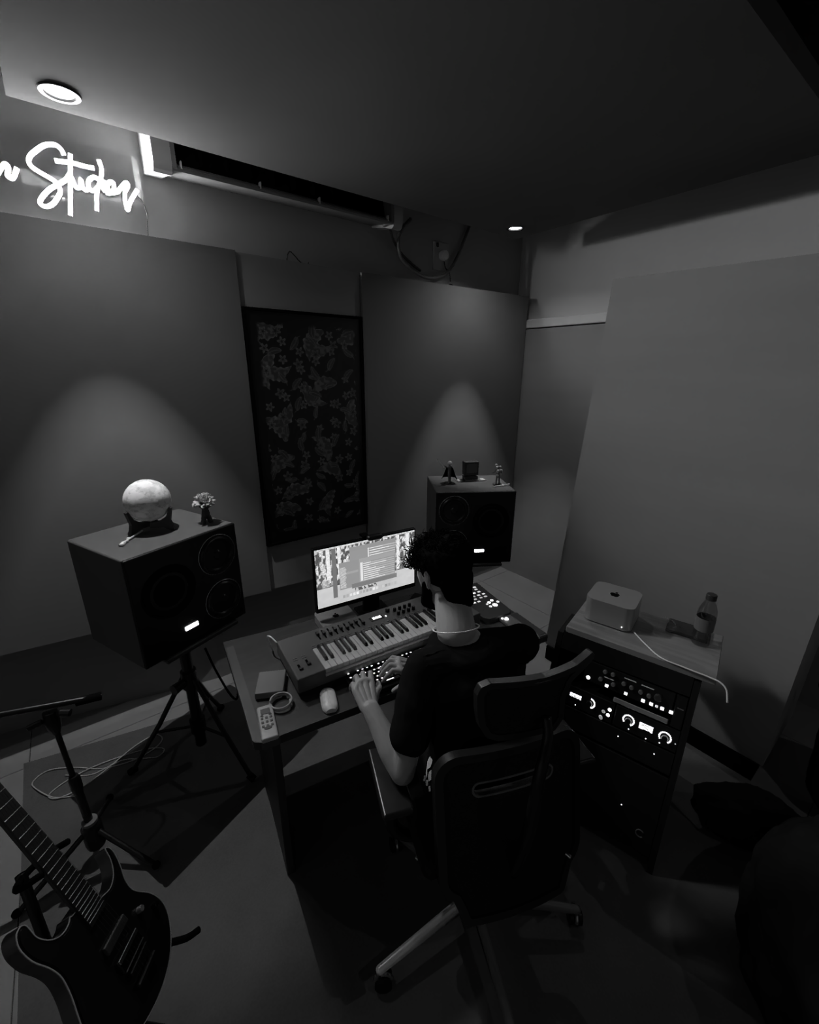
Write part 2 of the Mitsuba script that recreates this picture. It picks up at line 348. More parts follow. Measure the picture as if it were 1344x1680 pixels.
scene['ceiling_beam'] = {'type': 'spot', 'to_world': T().look_at(origin=[RX, RY, 2.925], target=[RX, RY, 0], up=[0, 1, 0]), 'intensity': g(REAR), 'cutoff_angle': 70, 'beam_width': 45, 'sampling_weight': 2.0}

# neon lettering on the back wall (x, z)
t = thing('neon_sign', 'glowing white script neon sign reading Studios on the back wall', 'neon sign')
STROKES = dict(
 S=[[(.187,2.685),(.181,2.703),(.168,2.714),(.149,2.713),(.124,2.702),(.094,2.677),(.073,2.655),(.065,2.635),(.071,2.619),(.094,2.605),(.121,2.593),(.138,2.583),(.147,2.568),(.147,2.549),(.134,2.526),(.114,2.501),(.092,2.487),(.075,2.489),(.072,2.501),(.088,2.525),(.117,2.555),(.149,2.578),(.176,2.599),(.192,2.621)]],
 t=[[(.209,2.696),(.190,2.596),(.166,2.468)], [(.151,2.659),(.181,2.662),(.213,2.665),(.252,2.663),(.285,2.664)]],
 u=[[(.197,2.612),(.205,2.580),(.222,2.583),(.229,2.612),(.229,2.584),(.241,2.576),(.252,2.586)]],
 d=[[(.298,2.623),(.278,2.630),(.256,2.612),(.252,2.586),(.268,2.578),(.295,2.606)], [(.307,2.699),(.311,2.664),(.298,2.619),(.278,2.575),(.265,2.504)]],
 i=[[(.312,2.628),(.304,2.600),(.310,2.582)]],
 o=[[(.310,2.582),(.325,2.581),(.343,2.598),(.346,2.624),(.332,2.624),(.321,2.602),(.332,2.586),(.357,2.593)]],
 s=[[(.357,2.593),(.374,2.614),(.396,2.636),(.401,2.624),(.385,2.598),(.380,2.566),(.384,2.529),(.399,2.563),(.436,2.618)]],
 n=[[(-.20,2.56),(-.15,2.61),(-.11,2.55),(-.063,2.535),(-.041,2.572),(-.012,2.609),(-.004,2.596),(-.013,2.571),(.002,2.566),(.023,2.604)]])
def strip(path, r, y):
    """the rounded front of a light strip, facing -y, along a path in x,z."""
    p = spline([(x, y, z) for x, z in path], 6); d = np.gradient(p, axis=0); d /= np.linalg.norm(d, axis=1)[:, None]
    sd = np.cross(d, V(0, -1, 0)); A = np.radians([-42, -21, 0, 21, 42]); v = []
    for q, n_ in zip(p, sd): v += [q+n_*r*math.sin(x)+V(0, -1, 0)*r*(math.cos(x)-.743) for x in A]
    k = len(A); f = [[i*k+j, i*k+j+1, (i+1)*k+j+1] for i in range(len(p)-1) for j in range(k-1)]+[[i*k+j, (i+1)*k+j+1, (i+1)*k+j] for i in range(len(p)-1) for j in range(k-1)]
    m = trimesh.Trimesh(v, f, process=False)
    if (m.face_normals[:, 1]*m.area_faces).sum() > 0: m.invert()
    return m
for nme in ['S', 't', 'u', 'd', 'i', 'o', 's', 'n']:
    k = put(t+'__letter', join([strip(st, .0120, 2.5715) for st in STROKES[nme]]), 'mat_white', True, emitter=glow(NEON, 2.0))
    put(k+'__channel', join([tube([(x, 2.5805, z) for x, z in st], .0088, 8, True, 6) for st in STROKES[nme]]), 'mat_white', True, 'opaque channel')
put(t+'__backing', mv(wallprism(rrect(.72, .30, .02), 2.594, 2.5995), .10, 0, 2.60), 'mat_clear', False, 'clear acrylic backing sheet')
put(t+'__cable', tube([(.43, 2.585, 2.60), (.452, 2.585, 2.575), (.462, 2.585, 2.53), (.455, 2.585, 2.48), (.452, 2.59, 2.44)], .0022, 6), 'mat_grey', True, 'thin supply cable')

# ------------------------------------------------------------------ air conditioner
t = thing('air_conditioner', 'long white wall air conditioner with a dark open outlet under the ceiling', 'air conditioner')
def xprism(poly_yz, x0, x1):
    m = prism(poly_yz, x1-x0); v = m.vertices; m.vertices = np.stack([x0+v[:, 2], v[:, 0], v[:, 1]], 1); m.fix_normals(); return m
prof = Polygon([(2.597, 2.702), (2.45, 2.676), (2.39, 2.662), (2.368, 2.660), (2.36, 2.668), (2.36, 2.92), (2.38, 2.94), (2.597, 2.945)])
ends = Polygon([(2.597, 2.690), (2.46, 2.664), (2.41, 2.648), (2.385, 2.643), (2.368, 2.652), (2.357, 2.68), (2.355, 2.92), (2.38, 2.947), (2.597, 2.949)])
notch = Polygon([(2.30, 2.669), (2.363, 2.669), (2.45, 2.712), (2.47, 2.80), (2.30, 2.80)])
put(t+'__body', xprism(prof.difference(notch), .548, 1.712), 'mat_ac', 30)
put(t+'__end_cap', xprism(ends, .476, .5475), 'mat_pale', 30, 'white end cap'); put(t+'__end_cap', xprism(ends, 1.7125, 1.775), 'mat_pale', 30)
put(t+'__front_strip', slab(.5478, .566, 2.3605, 2.45, 2.664, 2.80), 'mat_ac', False); put(t+'__front_strip', slab(1.694, 1.712, 2.3605, 2.45, 2.664, 2.80), 'mat_ac', False)
put(t+'__outlet', xprism(Polygon([(2.425, 2.702), (2.449, 2.714), (2.469, 2.799), (2.445, 2.799)]), .567, 1.693), 'mat_black', False, 'black air outlet')
put(t+'__flap', at(mv(rbox(1.122, .058, .006, .0025), 0, 0, 0), frame((1.13, 2.391, 2.6865), (1, 0, 0), y=(0, 1, .49))), 'mat_ac', 30, 'grey louvre flap')
for x in (.585, .93, 1.24, 1.675): put(t+'__clip', slab(x-.003, x+.003, 2.363, 2.385, 2.668, 2.70, .001), 'mat_white', False)
for k in range(9): put(t+'__vane', at(cbox(.003, .04, .07, .001), frame((.68+k*.11, 2.42, 2.752), (1, .35, 0), z=(0, 0, 1))), 'mat_black', False)
# hoses and cables by the socket
solid('hose', tube([(1.99, 2.56, 2.78), (1.90, 2.54, 2.70), (1.868, 2.53, 2.62), (1.90, 2.53, 2.53), (2.02, 2.52, 2.462), (2.15, 2.53, 2.452), (2.30, 2.545, 2.50), (2.42, 2.57, 2.62), (2.545, 2.58, 2.84)], .011, 8, True, 6), 'mat_grey', 'thick looped grey hose hanging beside the air conditioner', 'hose', True)
solid('hose', tube([(1.778, 2.5, 2.69), (1.83, 2.53, 2.63), (1.92, 2.575, 2.58), (2.02, 2.585, 2.53), (2.10, 2.588, 2.50)], .008, 8, True, 6), 'mat_dark', 'thin dark hose running down from the air conditioner end', 'hose', True)
t = thing('wall_socket', 'white wall socket with a round plug, right of the air conditioner', 'socket')
put(t+'__plate', slab(2.215, 2.355, 2.585, 2.598, 2.52, 2.70, .004), 'mat_pale', False)
put(t+'__plug', at(lathe([(.03, 0), (.034, .02), (.028, .045), (.012, .052)], 20), frame((2.29, 2.586, 2.615), (1, 0, 0), z=(0, -1, 0))), 'mat_white', 40, 'round plug')
put(t+'__switch', slab(2.235, 2.255, 2.578, 2.59, 2.665, 2.69, .002), 'mat_dark', False)
t = thing('pull_switch', 'dark plug hanging on a short lead below the wall socket', 'plug')
put(t+'__lead', tube([(2.30, 2.57, 2.58), (2.32, 2.575, 2.54), (2.36, 2.58, 2.52), (2.375, 2.58, 2.46)], .004, 6), 'mat_dark', True)
put(t+'__plug_body', mv(lathe([(.028, 0), (.024, .014), (.01, .03)], 16), 2.375, 2.575, 2.415), 'mat_dark', 40)
solid('wire', tube([(1.12, 2.57, 2.405), (1.128, 2.57, 2.45), (1.145, 2.57, 2.475), (1.175, 2.58, 2.462), (1.21, 2.585, 2.435), (1.25, 2.59, 2.425), (1.265, 2.59, 2.44)], .003, 6), 'mat_dark', 'short loose wire curling up behind the middle wall panel', 'wire', True)

# ------------------------------------------------------------------ speakers on stands
def speaker(o, deg, W, H, D, mirror, label):
    """o: front top left corner; front faces -y before the turn."""
    t = thing('studio_monitor', label, 'speaker')
    M = yaw(deg, o)
    put(t+'__cabinet', at(mv(rbox(W, D-.012, H, .008), W/2, D/2+.006, -H/2), M), 'mat_speaker_side', 30)
    put(t+'__baffle', at(mv(rbox(W-.002, .016, H-.002, .006), W/2, .008, -H/2), M), 'mat_black_satin', 30, 'black front')
    face = lambda a, b, y=0.0: at(np_I, M @ frame((a*W, y, -b*H), (1, 0, 0), z=(0, -1, 0)))
    def lens(mesh, a, b): return at(mesh, M @ frame((a*W, -.0005, -b*H), (1, 0, 0), z=(0, -1, 0)))
    x = (lambda a: 1-a) if mirror else (lambda a: a)
    cone = trimesh.creation.revolve(np.array([(.165*W*1.0, .0012), (.15*W, -.001), (.14*W, .006), (.125*W, .006), (.115*W, -.002), (.04*W, .0008), (.03*W, .006), (0, .009)]), sections=40)
    for b, r in ((.245, .185), (.71, .185)):
        ring = lens(torus(r*W, .0018, 48, 8), x(.775), b)
        k = put(t+'__driver', lens(mv(at(cone, np.diag([r/.165, r/.165, 1, 1])), 0, 0, .0008), x(.775), b), 'mat_black_satin', 30)
        put(k+'__ring', ring, 'mat_ring', True, 'thin shiny ring')
        put(k+'__surround', lens(mv(torus(r*W*.80, .006, 40, 8), 0, 0, .002), x(.775), b), 'mat_black_gloss', True)
    k = put(t+'__woofer', lens(mv(at(cone, np.diag([.23/.165, .23/.165, 1, 1])), 0, 0, .0008), x(.30), .40), 'mat_black', 30)
    put(t+'__logo_light', lens(mv(prism(rrect(.125*W, .042*H, .004), .003), 0, 0, .0), x(.43), .815), 'mat_white', False, 'lit white badge', emitter=glow(3.0, .05))
    put(t+'__rear_panel', at(mv(rbox(W*.55, .02, H*.5, .005), W/2, D+.008, -H/2), M), 'mat_grey', 30)
    return M
np_I = trimesh.creation.icosphere(0)
S_ = 1.8
LO, LW, LH, LD = V(.027, .937, 0)*S_+V(0, 0, 1.86-.358*S_), .262*S_, .253*S_, .221*S_
RO, RW, RH, RD = V(.88, .989, 0)*S_+V(0, 0, 1.86-.375*S_), .264*S_, .253*S_, .226*S_
ML = speaker(LO, 22.3, LW, LH, LD, False, 'large black studio monitor with the white moon lamp on top, on the left stand')
MR = speaker(RO, -32.6, RW, RH, RD, True, 'large black studio monitor carrying three figurines, behind the seated person')
def speaker_stand(M, W, H, D, shift, label, feet):
    t = thing('speaker_stand', label, 'stand')
    top = (M @ [W/2, D/2, -H, 1])[:3]; px, py = top[0]+shift[0], top[1]+shift[1]
    put(t+'__plate', at(mv(rbox(W*.72, D*.86, .02, .006), W*.52, D*.40, -H-.0102), M), 'mat_dark', 30, 'flat support plate')
    z1 = top[2]-.02
    put(t+'__pole', lathe_at([(.024, 0), (.024, z1-.16), (.036, z1-.15), (.036, z1-.101)], px, py, .10), 'mat_black_satin', 40)
    put(t+'__collar', cyl((px, py, .44), (px, py, .53), .034, n=24), 'mat_black_satin', 40); put(t+'__collar', cyl((px, py, .18), (px, py, .25), .034, n=24), 'mat_black_satin', 40)
    put(t+'__knob', cyl((px-.03, py-.02, .485), (px-.075, py-.045, .485), .020, .024, 12), 'mat_black_satin', 40)
    for a in feet:
        c, s = math.cos(math.radians(a)), math.sin(math.radians(a))
        k = put(t+'__leg', join(tube([(px+.03*c, py+.03*s, .49), (px+.16*c, py+.16*s, .26), (px+.31*c, py+.31*s, .028)], .011, 8, False), tube([(px+.03*c, py+.03*s, .21), (px+.185*c, py+.185*s, .22)], .007, 8, False)), 'mat_black_satin', 40)
        put(k+'__rubber_foot', cyl((px+.295*c, py+.295*s, .036), (px+.325*c, py+.325*s, .020), .016, n=12), 'mat_black', 40)
speaker_stand(ML, LW, LH, LD, (.02, -.03), 'black tripod speaker stand left of the desk, under the speaker with the moon lamp', (-62, 60, 160))
speaker_stand(MR, RW, RH, RD, (0, 0), 'black tripod speaker stand behind the desk, under the speaker with the figurines', (-20, 100, 220))

# moon lamp and figurines
zl, zr = LO[2], RO[2]
mc = V(.188, 1.982, zl+.127)
t = thing('moon_lamp', 'white printed moon ball lamp standing on the left speaker', 'lamp')
b = ball((0, 0, 0), .086, 5); b.vertices *= (1+.012*(meshkit.fbm(b.vertices*32, 3)-.5)-.010*np.clip(meshkit.fbm(b.vertices*55+9, 2, 3)-.55, 0, 1)/.3*.5)[:, None]
put(t+'__globe', mv(b, *mc), 'mat_moon', True)
legs = []
for a in (-150, -28, 92):
    c, s = math.cos(math.radians(a)), math.sin(math.radians(a))
    legs = at(join(prism([(.0, -.112), (.050, -.112), (.078, -.127), (.092, -.127), (.080, -.085), (.092, -.030), (.084, -.028), (.066, -.066), (.040, -.084), (.0, -.090)], .016)), frame((mc[0]+.008*s, mc[1]-.008*c, mc[2]), (c, s, 0), y=(0, 0, 1)))
    put(t+'__stand_leg', legs, 'mat_dark', False, 'dark wooden leg')
def P_on(M, W, D, a, b): return (M @ [a*W, b*D, 0, 1])[:3]
def person_figure(t, o, h, mat, arm=0.0, twist=0):
    B = [[(V(-.09, 0, .02)*h, .035*h), (V(-.07, 0, .25)*h, .045*h), (V(-.05, 0, .48)*h, .065*h)], [(V(.10, .04, .02)*h, .035*h), (V(.08, .02, .25)*h, .045*h), (V(.05, 0, .48)*h, .065*h)],
         [(V(0, 0, .50)*h, (.10*h, .07*h, .06*h)), (V(0, 0, .74)*h, (.13*h, .08*h, .06*h))], [(V(0, 0, .78)*h, .035*h), (V(0, -.01, .86)*h, .03*h)],
         [(V(-.13, 0, .75)*h, .045*h), (V(-.20, -.05, .58)*h, .036*h), (V(-.17, -.16, .48)*h, .03*h)], [(V(.13, 0, .75)*h, .045*h), (V(.22, -.04, .62+arm*.5)*h, .036*h), (V(.28, -.12, .55+arm)*h, .03*h)],
         [(V(0, -.01, .90)*h, (.075*h, .085*h, .10*h))]]
    put(t+'__body', at(organic(B, .05*h, 4), yaw(twist, o)), mat, True)
# figurine with leafy hair, left speaker
o = P_on(ML, LW, LD, .861, .247)
t = thing('figurine', 'small dark figurine with a big spiky leaf-like head on the left speaker', 'figurine')
put(t+'__body', at(organic([[(V(-.016, 0, .004), .010), (V(-.010, 0, .04), .011), (V(0, 0, .06), .017), (V(0, 0, .085), .014)], [(V(.016, -.004, .004), .010), (V(.010, 0, .04), .011)], [(V(0, 0, .09), .010), (V(0, -.004, .118), (.028, .026, .024))]], .006, 4), yaw(20, o) @ np.diag([1, 1, .72, 1.])), 'mat_dark', True)
hair = []
for i in range(110):
    a, e = rng.uniform(0, 6.283), rng.uniform(-.15, 1.5)
    d = V(math.cos(a)*math.cos(e), math.sin(a)*math.cos(e), math.sin(e)); L = rng.uniform(.015, .026)
    hair.append(at(ball((0, 0, 0), (.0085, .004, L), 1), frame(o+V(0, 0, .086)+d*.028, np.cross(d, rng.normal(size=3)), z=d)))
put(t+'__spiky_hair', join(hair), 'mat_pale', 40, 'pale leaf-like spikes', 'stuff')
# bright little staff lying at the front
a0, a1 = P_on(ML, LW, LD, .147, .374)+V(0, 0, .006), P_on(ML, LW, LD, .42, .56)+V(0, 0, .008)
t = thing('miniature_sword', 'tiny shiny silver toy staff lying in front of the moon lamp', 'miniature')
put(t+'__shaft', tube([a0, (a0+a1)/2, a1], .0035, 8, False), 'mat_silver', True)
for f_, r_ in ((.05, .008), (.16, .009), (.30, .007), (.42, .008)):
    p = a0+(a1-a0)*f_; put(t+'__ornament', ball(p+rng.normal(size=3)*[.006, .006, 0], (r_, r_*.8, r_*.8), 2), 'mat_silver', True)
# three on the right speaker
o = P_on(MR, RW, RD, .232, .50)
t = thing('figurine', 'cloaked toy figurine lifting a sword, leftmost on the right speaker', 'figurine')
person_figure(t, o+V(0, 0, .004), .135, 'mat_grey', .28, 200)
ck = trimesh.creation.revolve(np.array([(.010, .108), (.022, .095), (.034, .06), (.048, .030)]), angle=3.9, sections=20)
put(t+'__cloak', at(ck, yaw(-70, o)), 'mat_black', True, 'black cloak')
put(t+'__sword', tube([o+V(-.030, .02, .10), o+V(-.062, .045, .150)], .0026, 6, False), 'mat_silver', True, 'raised blade')
put(t+'__helmet', ball(o+V(0, 0, .128), (.014, .014, .014), 2), 'mat_white', True, 'pale helmet')
put(t+'__base', mv(cyl((0, 0, 0), (0, 0, .004), .034), *o), 'mat_dark', 40)
o = P_on(MR, RW, RD, .548, .667); MM = yaw(-32.6+8, o)
t = thing('toy_computer', 'miniature old desktop computer with screen and keyboard, middle of the right speaker', 'miniature')
put(t+'__mat', at(mv(cbox(.190, .072, .004, .001), 0, .0, .002), MM), 'mat_grey', False)
put(t+'__case', at(mv(rbox(.088, .055, .024, .003), 0, .008, .0165), MM), 'mat_dark', 30)
k = put(t+'__monitor', at(mv(rbox(.094, .050, .086, .004), 0, .010, .079), MM), 'mat_dark', 30)
put(k+'__screen', at(mv(prism(rrect(.072, .058, .006), .002), 0, 0, 0), MM @ frame((0, -.0152, .081), (1, 0, 0), z=(0, -1, 0))), 'mat_midi', False)
put(t+'__keyboard', at(mv(cbox(.088, .018, .005, .001), 0, -.027, .0068), MM), 'mat_grey', False)
for s_ in (-1, 1): put(t+'__card', at(mv(cbox(.024, .036, .003, .001), s_*.076, -.010, .0057), MM), 'mat_white', False)
o = P_on(MR, RW, RD, .854, .40)
t = thing('figurine', 'small knobbly toy figurine, rightmost on the right speaker', 'figurine')
person_figure(t, o+V(0, 0, .004), .112, 'mat_grey', .05, 150)
put(t+'__armour', join(*[ball(o+V(*(rng.normal(size=3)*[.014, .012, .018]))+V(0, 0, .078), .009, 1) for _ in range(9)]+[ball(o+V(s_*.016, 0, .108), .007, 1) for s_ in (-1, 1)]), 'mat_pale', 40, 'raised armour plates')
put(t+'__base', mv(cyl((0, 0, 0), (0, 0, .004), .03), *o), 'mat_dark', 40)
a0, a1 = P_on(MR, RW, RD, .74, .22)+V(0, 0, .005), P_on(MR, RW, RD, .985, .30)+V(0, 0, .010)
t = thing('miniature_sword', 'thin silver toy sword lying at the right speaker front edge', 'miniature')
put(t+'__blade', tube([a0, a0+(a1-a0)*.62], .0034, 6, False), 'mat_silver', True)
put(t+'__grip', tube([a0+(a1-a0)*.62, a1], .0042, 6, False), 'mat_pale', True)
put(t+'__guard', tube([a0+(a1-a0)*.62-V(.006, .012, 0), a0+(a1-a0)*.62+V(.006, .012, .002)], .003, 6, False), 'mat_silver', True)

# ------------------------------------------------------------------ desk
DZ = .75
BL, FL, FR, BR = V(.335, 1.715), V(.262, 1.108), V(1.489, .905), V(1.565, 1.49)
t = thing('desk', 'dark wooden desk holding screen, piano keyboard and computer keyboard', 'desk')
quad = Polygon([BL, FL+V(.0, .012), FL+V(.018, -.004), FR, BR]).buffer(-.006).buffer(.006)
put(t+'__top', mv(prism(quad, .032), 0, 0, DZ-.032), 'mat_desk', False)
rim = mv(prism(Polygon([FL+V(-.001, .02), FL+V(.020, -.006), FL+V(.075, -.015), FL+V(.075, .0), FL+V(.032, .02), BL+V(.028, -.05), BL+V(-.001, -.05)]).buffer(0), .0325), 0, 0, DZ-.032)
put(t+'__edge_band', rim, 'mat_desk_edge', False, 'paler worn edge strip')
e1 = unit(np.append(FR-FL, 0)); e2 = unit(np.append(BL-FL, 0)); C0 = np.append(FL, 0)
MD = frame(C0, e1, z=(0, 0, 1))
for x in (.05, 1.17): put(t+'__side_panel', at(mv(cbox(.028, .50, DZ-.0395, .002, True), x+.02, .32, .0065), MD), 'mat_desk', False)
put(t+'__back_panel', at(mv(cbox(1.10, .018, .34, .002, True), .63, .50, .36), MD), 'mat_desk', False)
put(t+'__crossbar', at(mv(cbox(1.10, .03, .05, .002, True), .63, .10, DZ-.083), MD), 'mat_desk', False)

# ------------------------------------------------------------------ screen, computers and keyboards on the desk
t = thing('monitor', 'black flat screen showing a desktop with open file windows', 'monitor')
MS = yaw(-6.9, (.942, 1.509, 1.0)) @ frame((0, 0, 0), (1, 0, 0), z=(0, .012, 1))
SWd, SHt = .491, .2755
put(t+'__housing', at(mv(rbox(SWd+.016, .022, SHt+.030, .004), 0, .0125, -.008), MS), 'mat_black_satin', 30)
sv = np.array([[-SWd/2, 0, -SHt/2], [SWd/2, 0, -SHt/2], [SWd/2, 0, SHt/2], [-SWd/2, 0, SHt/2]])
sm = trimesh.Trimesh(sv, [[0, 1, 2], [0, 2, 3]], process=False)
put(t+'__screen', at(sm, MS), 'mat_black_gloss', False, 'lit screen with windows', uv=np.array([[0, 0], [1, 0], [1, 1], [0, 1]], float), emitter=glow(0, .8, tex=desktop))
mb = (MS @ [0, .03, -.10, 1])[:3]
put(t+'__stand_neck', at(mv(rbox(.085, .02, mb[2]-.05-DZ+.11, .006), .03, 0, (mb[2]+.06+DZ+.008)/2-mb[2]), yaw(-6.9, mb+V(0, .012, 0))), 'mat_black_satin', 30)
put(t+'__stand_foot', at(mv(rbox(.15, .15, .012, .005, base=True), .035, -.01, 0), yaw(-6.9, (mb[0], mb[1], DZ+.0005))), 'mat_black_satin', 30)
t = thing('webcam', 'black webcam clipped on top of the flat screen', 'webcam')
put(t+'__body', at(mv(tri(hullpts(np.vstack([ball((x, 0, 0), (.018, .02, .013), 2).vertices for x in (-.022, .022)]))), .030, -.012, .150), MS), 'mat_black_satin', True)
put(t+'__clip', at(mv(rbox(.030, .045, .012, .003), -.005, .02, .153), MS), 'mat_black', 30)
def bite_logo(h):
    """a fruit with a bite and a leaf."""
    a = Point(-.19, .02).buffer(.30).union(Point(.19, .02).buffer(.30)).union(Point(-.12, -.22).buffer(.25)).union(Point(.12, -.22).buffer(.25)).union(sbox(-.15, -.3, .15, .2))
    a = a.difference(Point(.58, .0).buffer(.20)).difference(Point(0, .36).buffer(.07)).difference(Point(0, -.50).buffer(.06))
    leaf = Point(.10, .42).buffer(.19).intersection(Point(-.03, .55).buffer(.19))
    return affinity.scale(a, h, h, origin=(0, 0)), affinity.translate(affinity.scale(leaf, h, h, origin=(0, 0)), .04*h, .03*h)
def mini_computer(label, M, w, h, lg, mat='mat_alu'):
    t = thing('mini_computer', label, 'computer')
    body = mv(prism(rrect(w, w, .034), h-.006), 0, 0, .006); put(t+'__case', at(body, M), mat, 30)
    put(t+'__foot', at(mv(prism(rrect(w*.88, w*.88, .05), .0062), 0, 0, 0), M), 'mat_black', 30)
    k = None
    for g_ in bite_logo(lg): put(t+'__logo', at(mv(prism(g_, .0012), 0, 0, h), M), 'mat_black', False, 'black fruit emblem')
    return t
mini_computer('flat silver mini computer with a black fruit emblem, on the desk under the screen', yaw(-8, (.785, 1.545, DZ+.0003)), .165, .044, .030)

# piano keyboard
KM = yaw(-5.9, (.4527, 1.2075, DZ)); KW, KD = .835, .266
t = thing('piano_keyboard', 'dark grey controller keyboard with white and black piano keys on the desk', 'keyboard')
shell = man(mv(rbox(KW, KD, .062, .006), KW/2, KD/2, .018+.031)) - man(mv(trimesh.creation.box((.686, .146, .05)), .104+.343, .072, .085))
put(t+'__case', at(tri(shell), KM), 'mat_midi', 25)
wk = .0235; z0 = .062
white = mv(cbox(wk-.0014, .1385, .020, .0014), 0, 0, 0)
k = 0
for i in range(29):
    put(t+'__white_key', at(mv(white, .104+wk*(i+.5), .0705, z0+.010), KM), 'mat_key_white', False)
    if i < 28 and i % 7 in (0, 1, 3, 4, 5):
        bk = hullpts([(x, y, z) for x, y, z in ((-.0065, -.047, 0), (.0065, -.047, 0), (-.0065, .047, 0), (.0065, .047, 0), (-.0045, -.038, .012), (.0045, -.038, .012), (-.0045, .047, .012), (.0045, .047, .012))])
        put(t+'__black_key', at(mv(tri(bk), .104+wk*(i+1), .092, z0+.0195), KM), 'mat_key_black', False)
put(t+'__front_strip', at(mv(rbox(.690, .006, .012, .002), .104+.343, -.002, .060), KM), 'mat_pale', 30)
for j, (x, y) in enumerate(((.028, .062), (.062, .075))):
    put(t+'__slider', at(mv(cbox(.008, .034, .003, .001), x, y, .0805), KM), 'mat_black', False); put(t+'__slider_cap', at(mv(rbox(.014, .010, .008, .002), x+.002, y-.014, .084), KM), 'mat_dark', 30)
for x in (.024, .034, .056, .066):
    for y in (.108, .120): put(t+'__button', at(mv(cbox(.006, .005, .002, .0006), x, y, .081), KM), 'mat_grey', False)
for i in range(9):
    put(t+'__fader_slot', at(mv(cbox(.006, .058, .002, .0006), .155+i*.0245, .212, .0808), KM), 'mat_black', False)
    put(t+'__fader_cap', at(mv(rbox(.013, .018, .011, .003), .155+i*.0245, .196+.030*rng.random(), .086), KM), 'mat_dark', 30)
for i in range(22): put(t+'__small_button', at(mv(cbox(.013, .005, .0024, .0008), .115+i*.0305, .158, .0808), KM), 'mat_grey', False)
put(t+'__display', at(mv(cbox(.062, .030, .002, .0008), .418, .205, .0808), KM), 'mat_black_gloss', False, 'small display')
for i in range(3): put(t+'__display_digit', at(mv(cbox(.0125, .018, .0016, .0006), .405+i*.0145, .206, .0822), KM), 'mat_white', False, 'lit digit', emitter=glow(1.1, .03))
put(t+'__indicator', at(mv(ball((0, 0, 0), (.004, .006, .002), 2), .460, .197, .0815), KM), 'mat_white', True, 'lit button', emitter=glow(1.1, .03))
for i in range(4):
    for j in range(2): put(t+'__knob', at(mv(lathe([(.0075, 0), (.0075, .009), (.0058, .017)], 14), .515+i*.026, .182+j*.034, .0798), KM), 'mat_black_satin', 40)
put(t+'__knob', at(mv(lathe([(.010, 0), (.010, .010), (.008, .016)], 16), .485, .228, .0798), KM), 'mat_black_satin', 40)
solid('usb_cable', tube([(.478, 1.462, .829), (.466, 1.488, .846), (.460, 1.512, .838), (.468, 1.524, .80), (.480, 1.528, .756)], .003, 6), 'mat_white', 'short white cable rising behind the piano keyboard left end', 'cable', True)

# backlit computer keyboard
CM = frame((.640, 1.184, DZ+.0005), unit((.989, -.149, 0)), z=(0, 0, 1))
t = thing('computer_keyboard', 'black backlit mechanical keyboard with glowing key legends, under the left hand', 'keyboard')
put(t+'__case', at(mv(rbox(.362, .132, .020, .004, base=True), .165, -.058, 0), CM), 'mat_black_satin', 30)
kc = hullpts([(x*a, y*a, z) for z, a in ((0, 1), (.009, .78)) for x in (-.0088, .0088) for y in (-.0088, .0088)]); kcm = tri(kc)
legs = []
rowsx = [(0, [0]+[2+i+.0 for i in range(4)]+[6.5+i for i in range(4)]+[11+i for i in range(4)]+[15.4, 16.4, 17.4], .0), (1, list(range(13))+[13.5, 15.4, 16.4, 17.4], -.024), (2, [.25]+[1.5+i for i in range(12)]+[13.75, 15.4, 16.4, 17.4], -.043), (3, [.4]+[1.75+i for i in range(11)]+[13.1], -.062), (4, [.6]+[2.25+i for i in range(10)]+[12.9, 16.4], -.081), (5, [.1, 1.35, 2.6, 6.5, 10.1, 11.4, 12.6, 13.8, 15.4, 16.4, 17.4], -.100)]
for r_, xs, y in rowsx:
    for x in xs:
        sx = 5.6 if (r_ == 5 and x == 6.5) else 1.0
        if r_ == 5 and sx == 1: sx = 1.2 if x < 15 else 1
        m = kcm.copy(); m.vertices[:, 0] *= sx; xx = x*.01905
        kk = put(t+'__key', at(mv(m, xx, y, .0195), CM), 'mat_key_black', False)
        L = .0032 if sx < 5 else .02
        legs.append(at(mv(cbox(2*min(L, .012) if r_ < 2 else (.0052 if sx < 5 else .03), .0045, .0008, .0002), xx, y+.001, .0288), CM))
        if r_ == 0: legs.append(at(mv(cbox(.004, .003, .0008, .0002), xx+.004, y-.0088, .0205), CM))
put(t+'__legends', join(legs), 'mat_white', False, 'glowing key legends', 'stuff', emitter=glow(2.4, .15))

# mouse, remote, drive, cable
t = thing('mouse', 'flat white computer mouse on the desk left of the typing hand', 'mouse')
MMs = frame((.530, 1.132, DZ+.0005), unit((.94, -.33, 0)), z=(0, 0, 1))
P = []
for s_ in np.linspace(-1, 1, 15):
    hw = .0285*(1-.10*s_*s_)*(1-max(0, abs(s_)-.62)**2*2.2); hh = .021*(1-.25*(s_+.25)**2-.35*max(0, abs(s_)-.75)*2)
    for a in np.linspace(0, np.pi, 13): P.append((hw*math.cos(a), .0565*s_, .004+max(hh, .006)*math.sin(a)**.8))
    P += [(hw*.9, .055*s_, 0), (-hw*.9, .055*s_, 0)]
put(t+'__shell', at(tri(hullpts(P)), MMs), 'mat_white', 30)
put(t+'__base', at(mv(prism(rrect(.05, .10, .024), .003), 0, 0, -.0002), MMs), 'mat_grey', False)
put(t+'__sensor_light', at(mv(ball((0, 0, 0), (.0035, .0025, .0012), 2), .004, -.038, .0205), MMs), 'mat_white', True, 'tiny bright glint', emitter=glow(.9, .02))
put(t+'__emblem', at(mv(cbox(.009, .003, .0008, .0003), -.006, -.030, .0222), MMs), 'mat_grey', False)
t = thing('remote_control', 'pale grey remote control on the front left corner of the desk', 'remote control')
RM = frame((.321, 1.158, DZ+.0005), unit((.94, -.33, 0)), y=(.03, .99, 0))
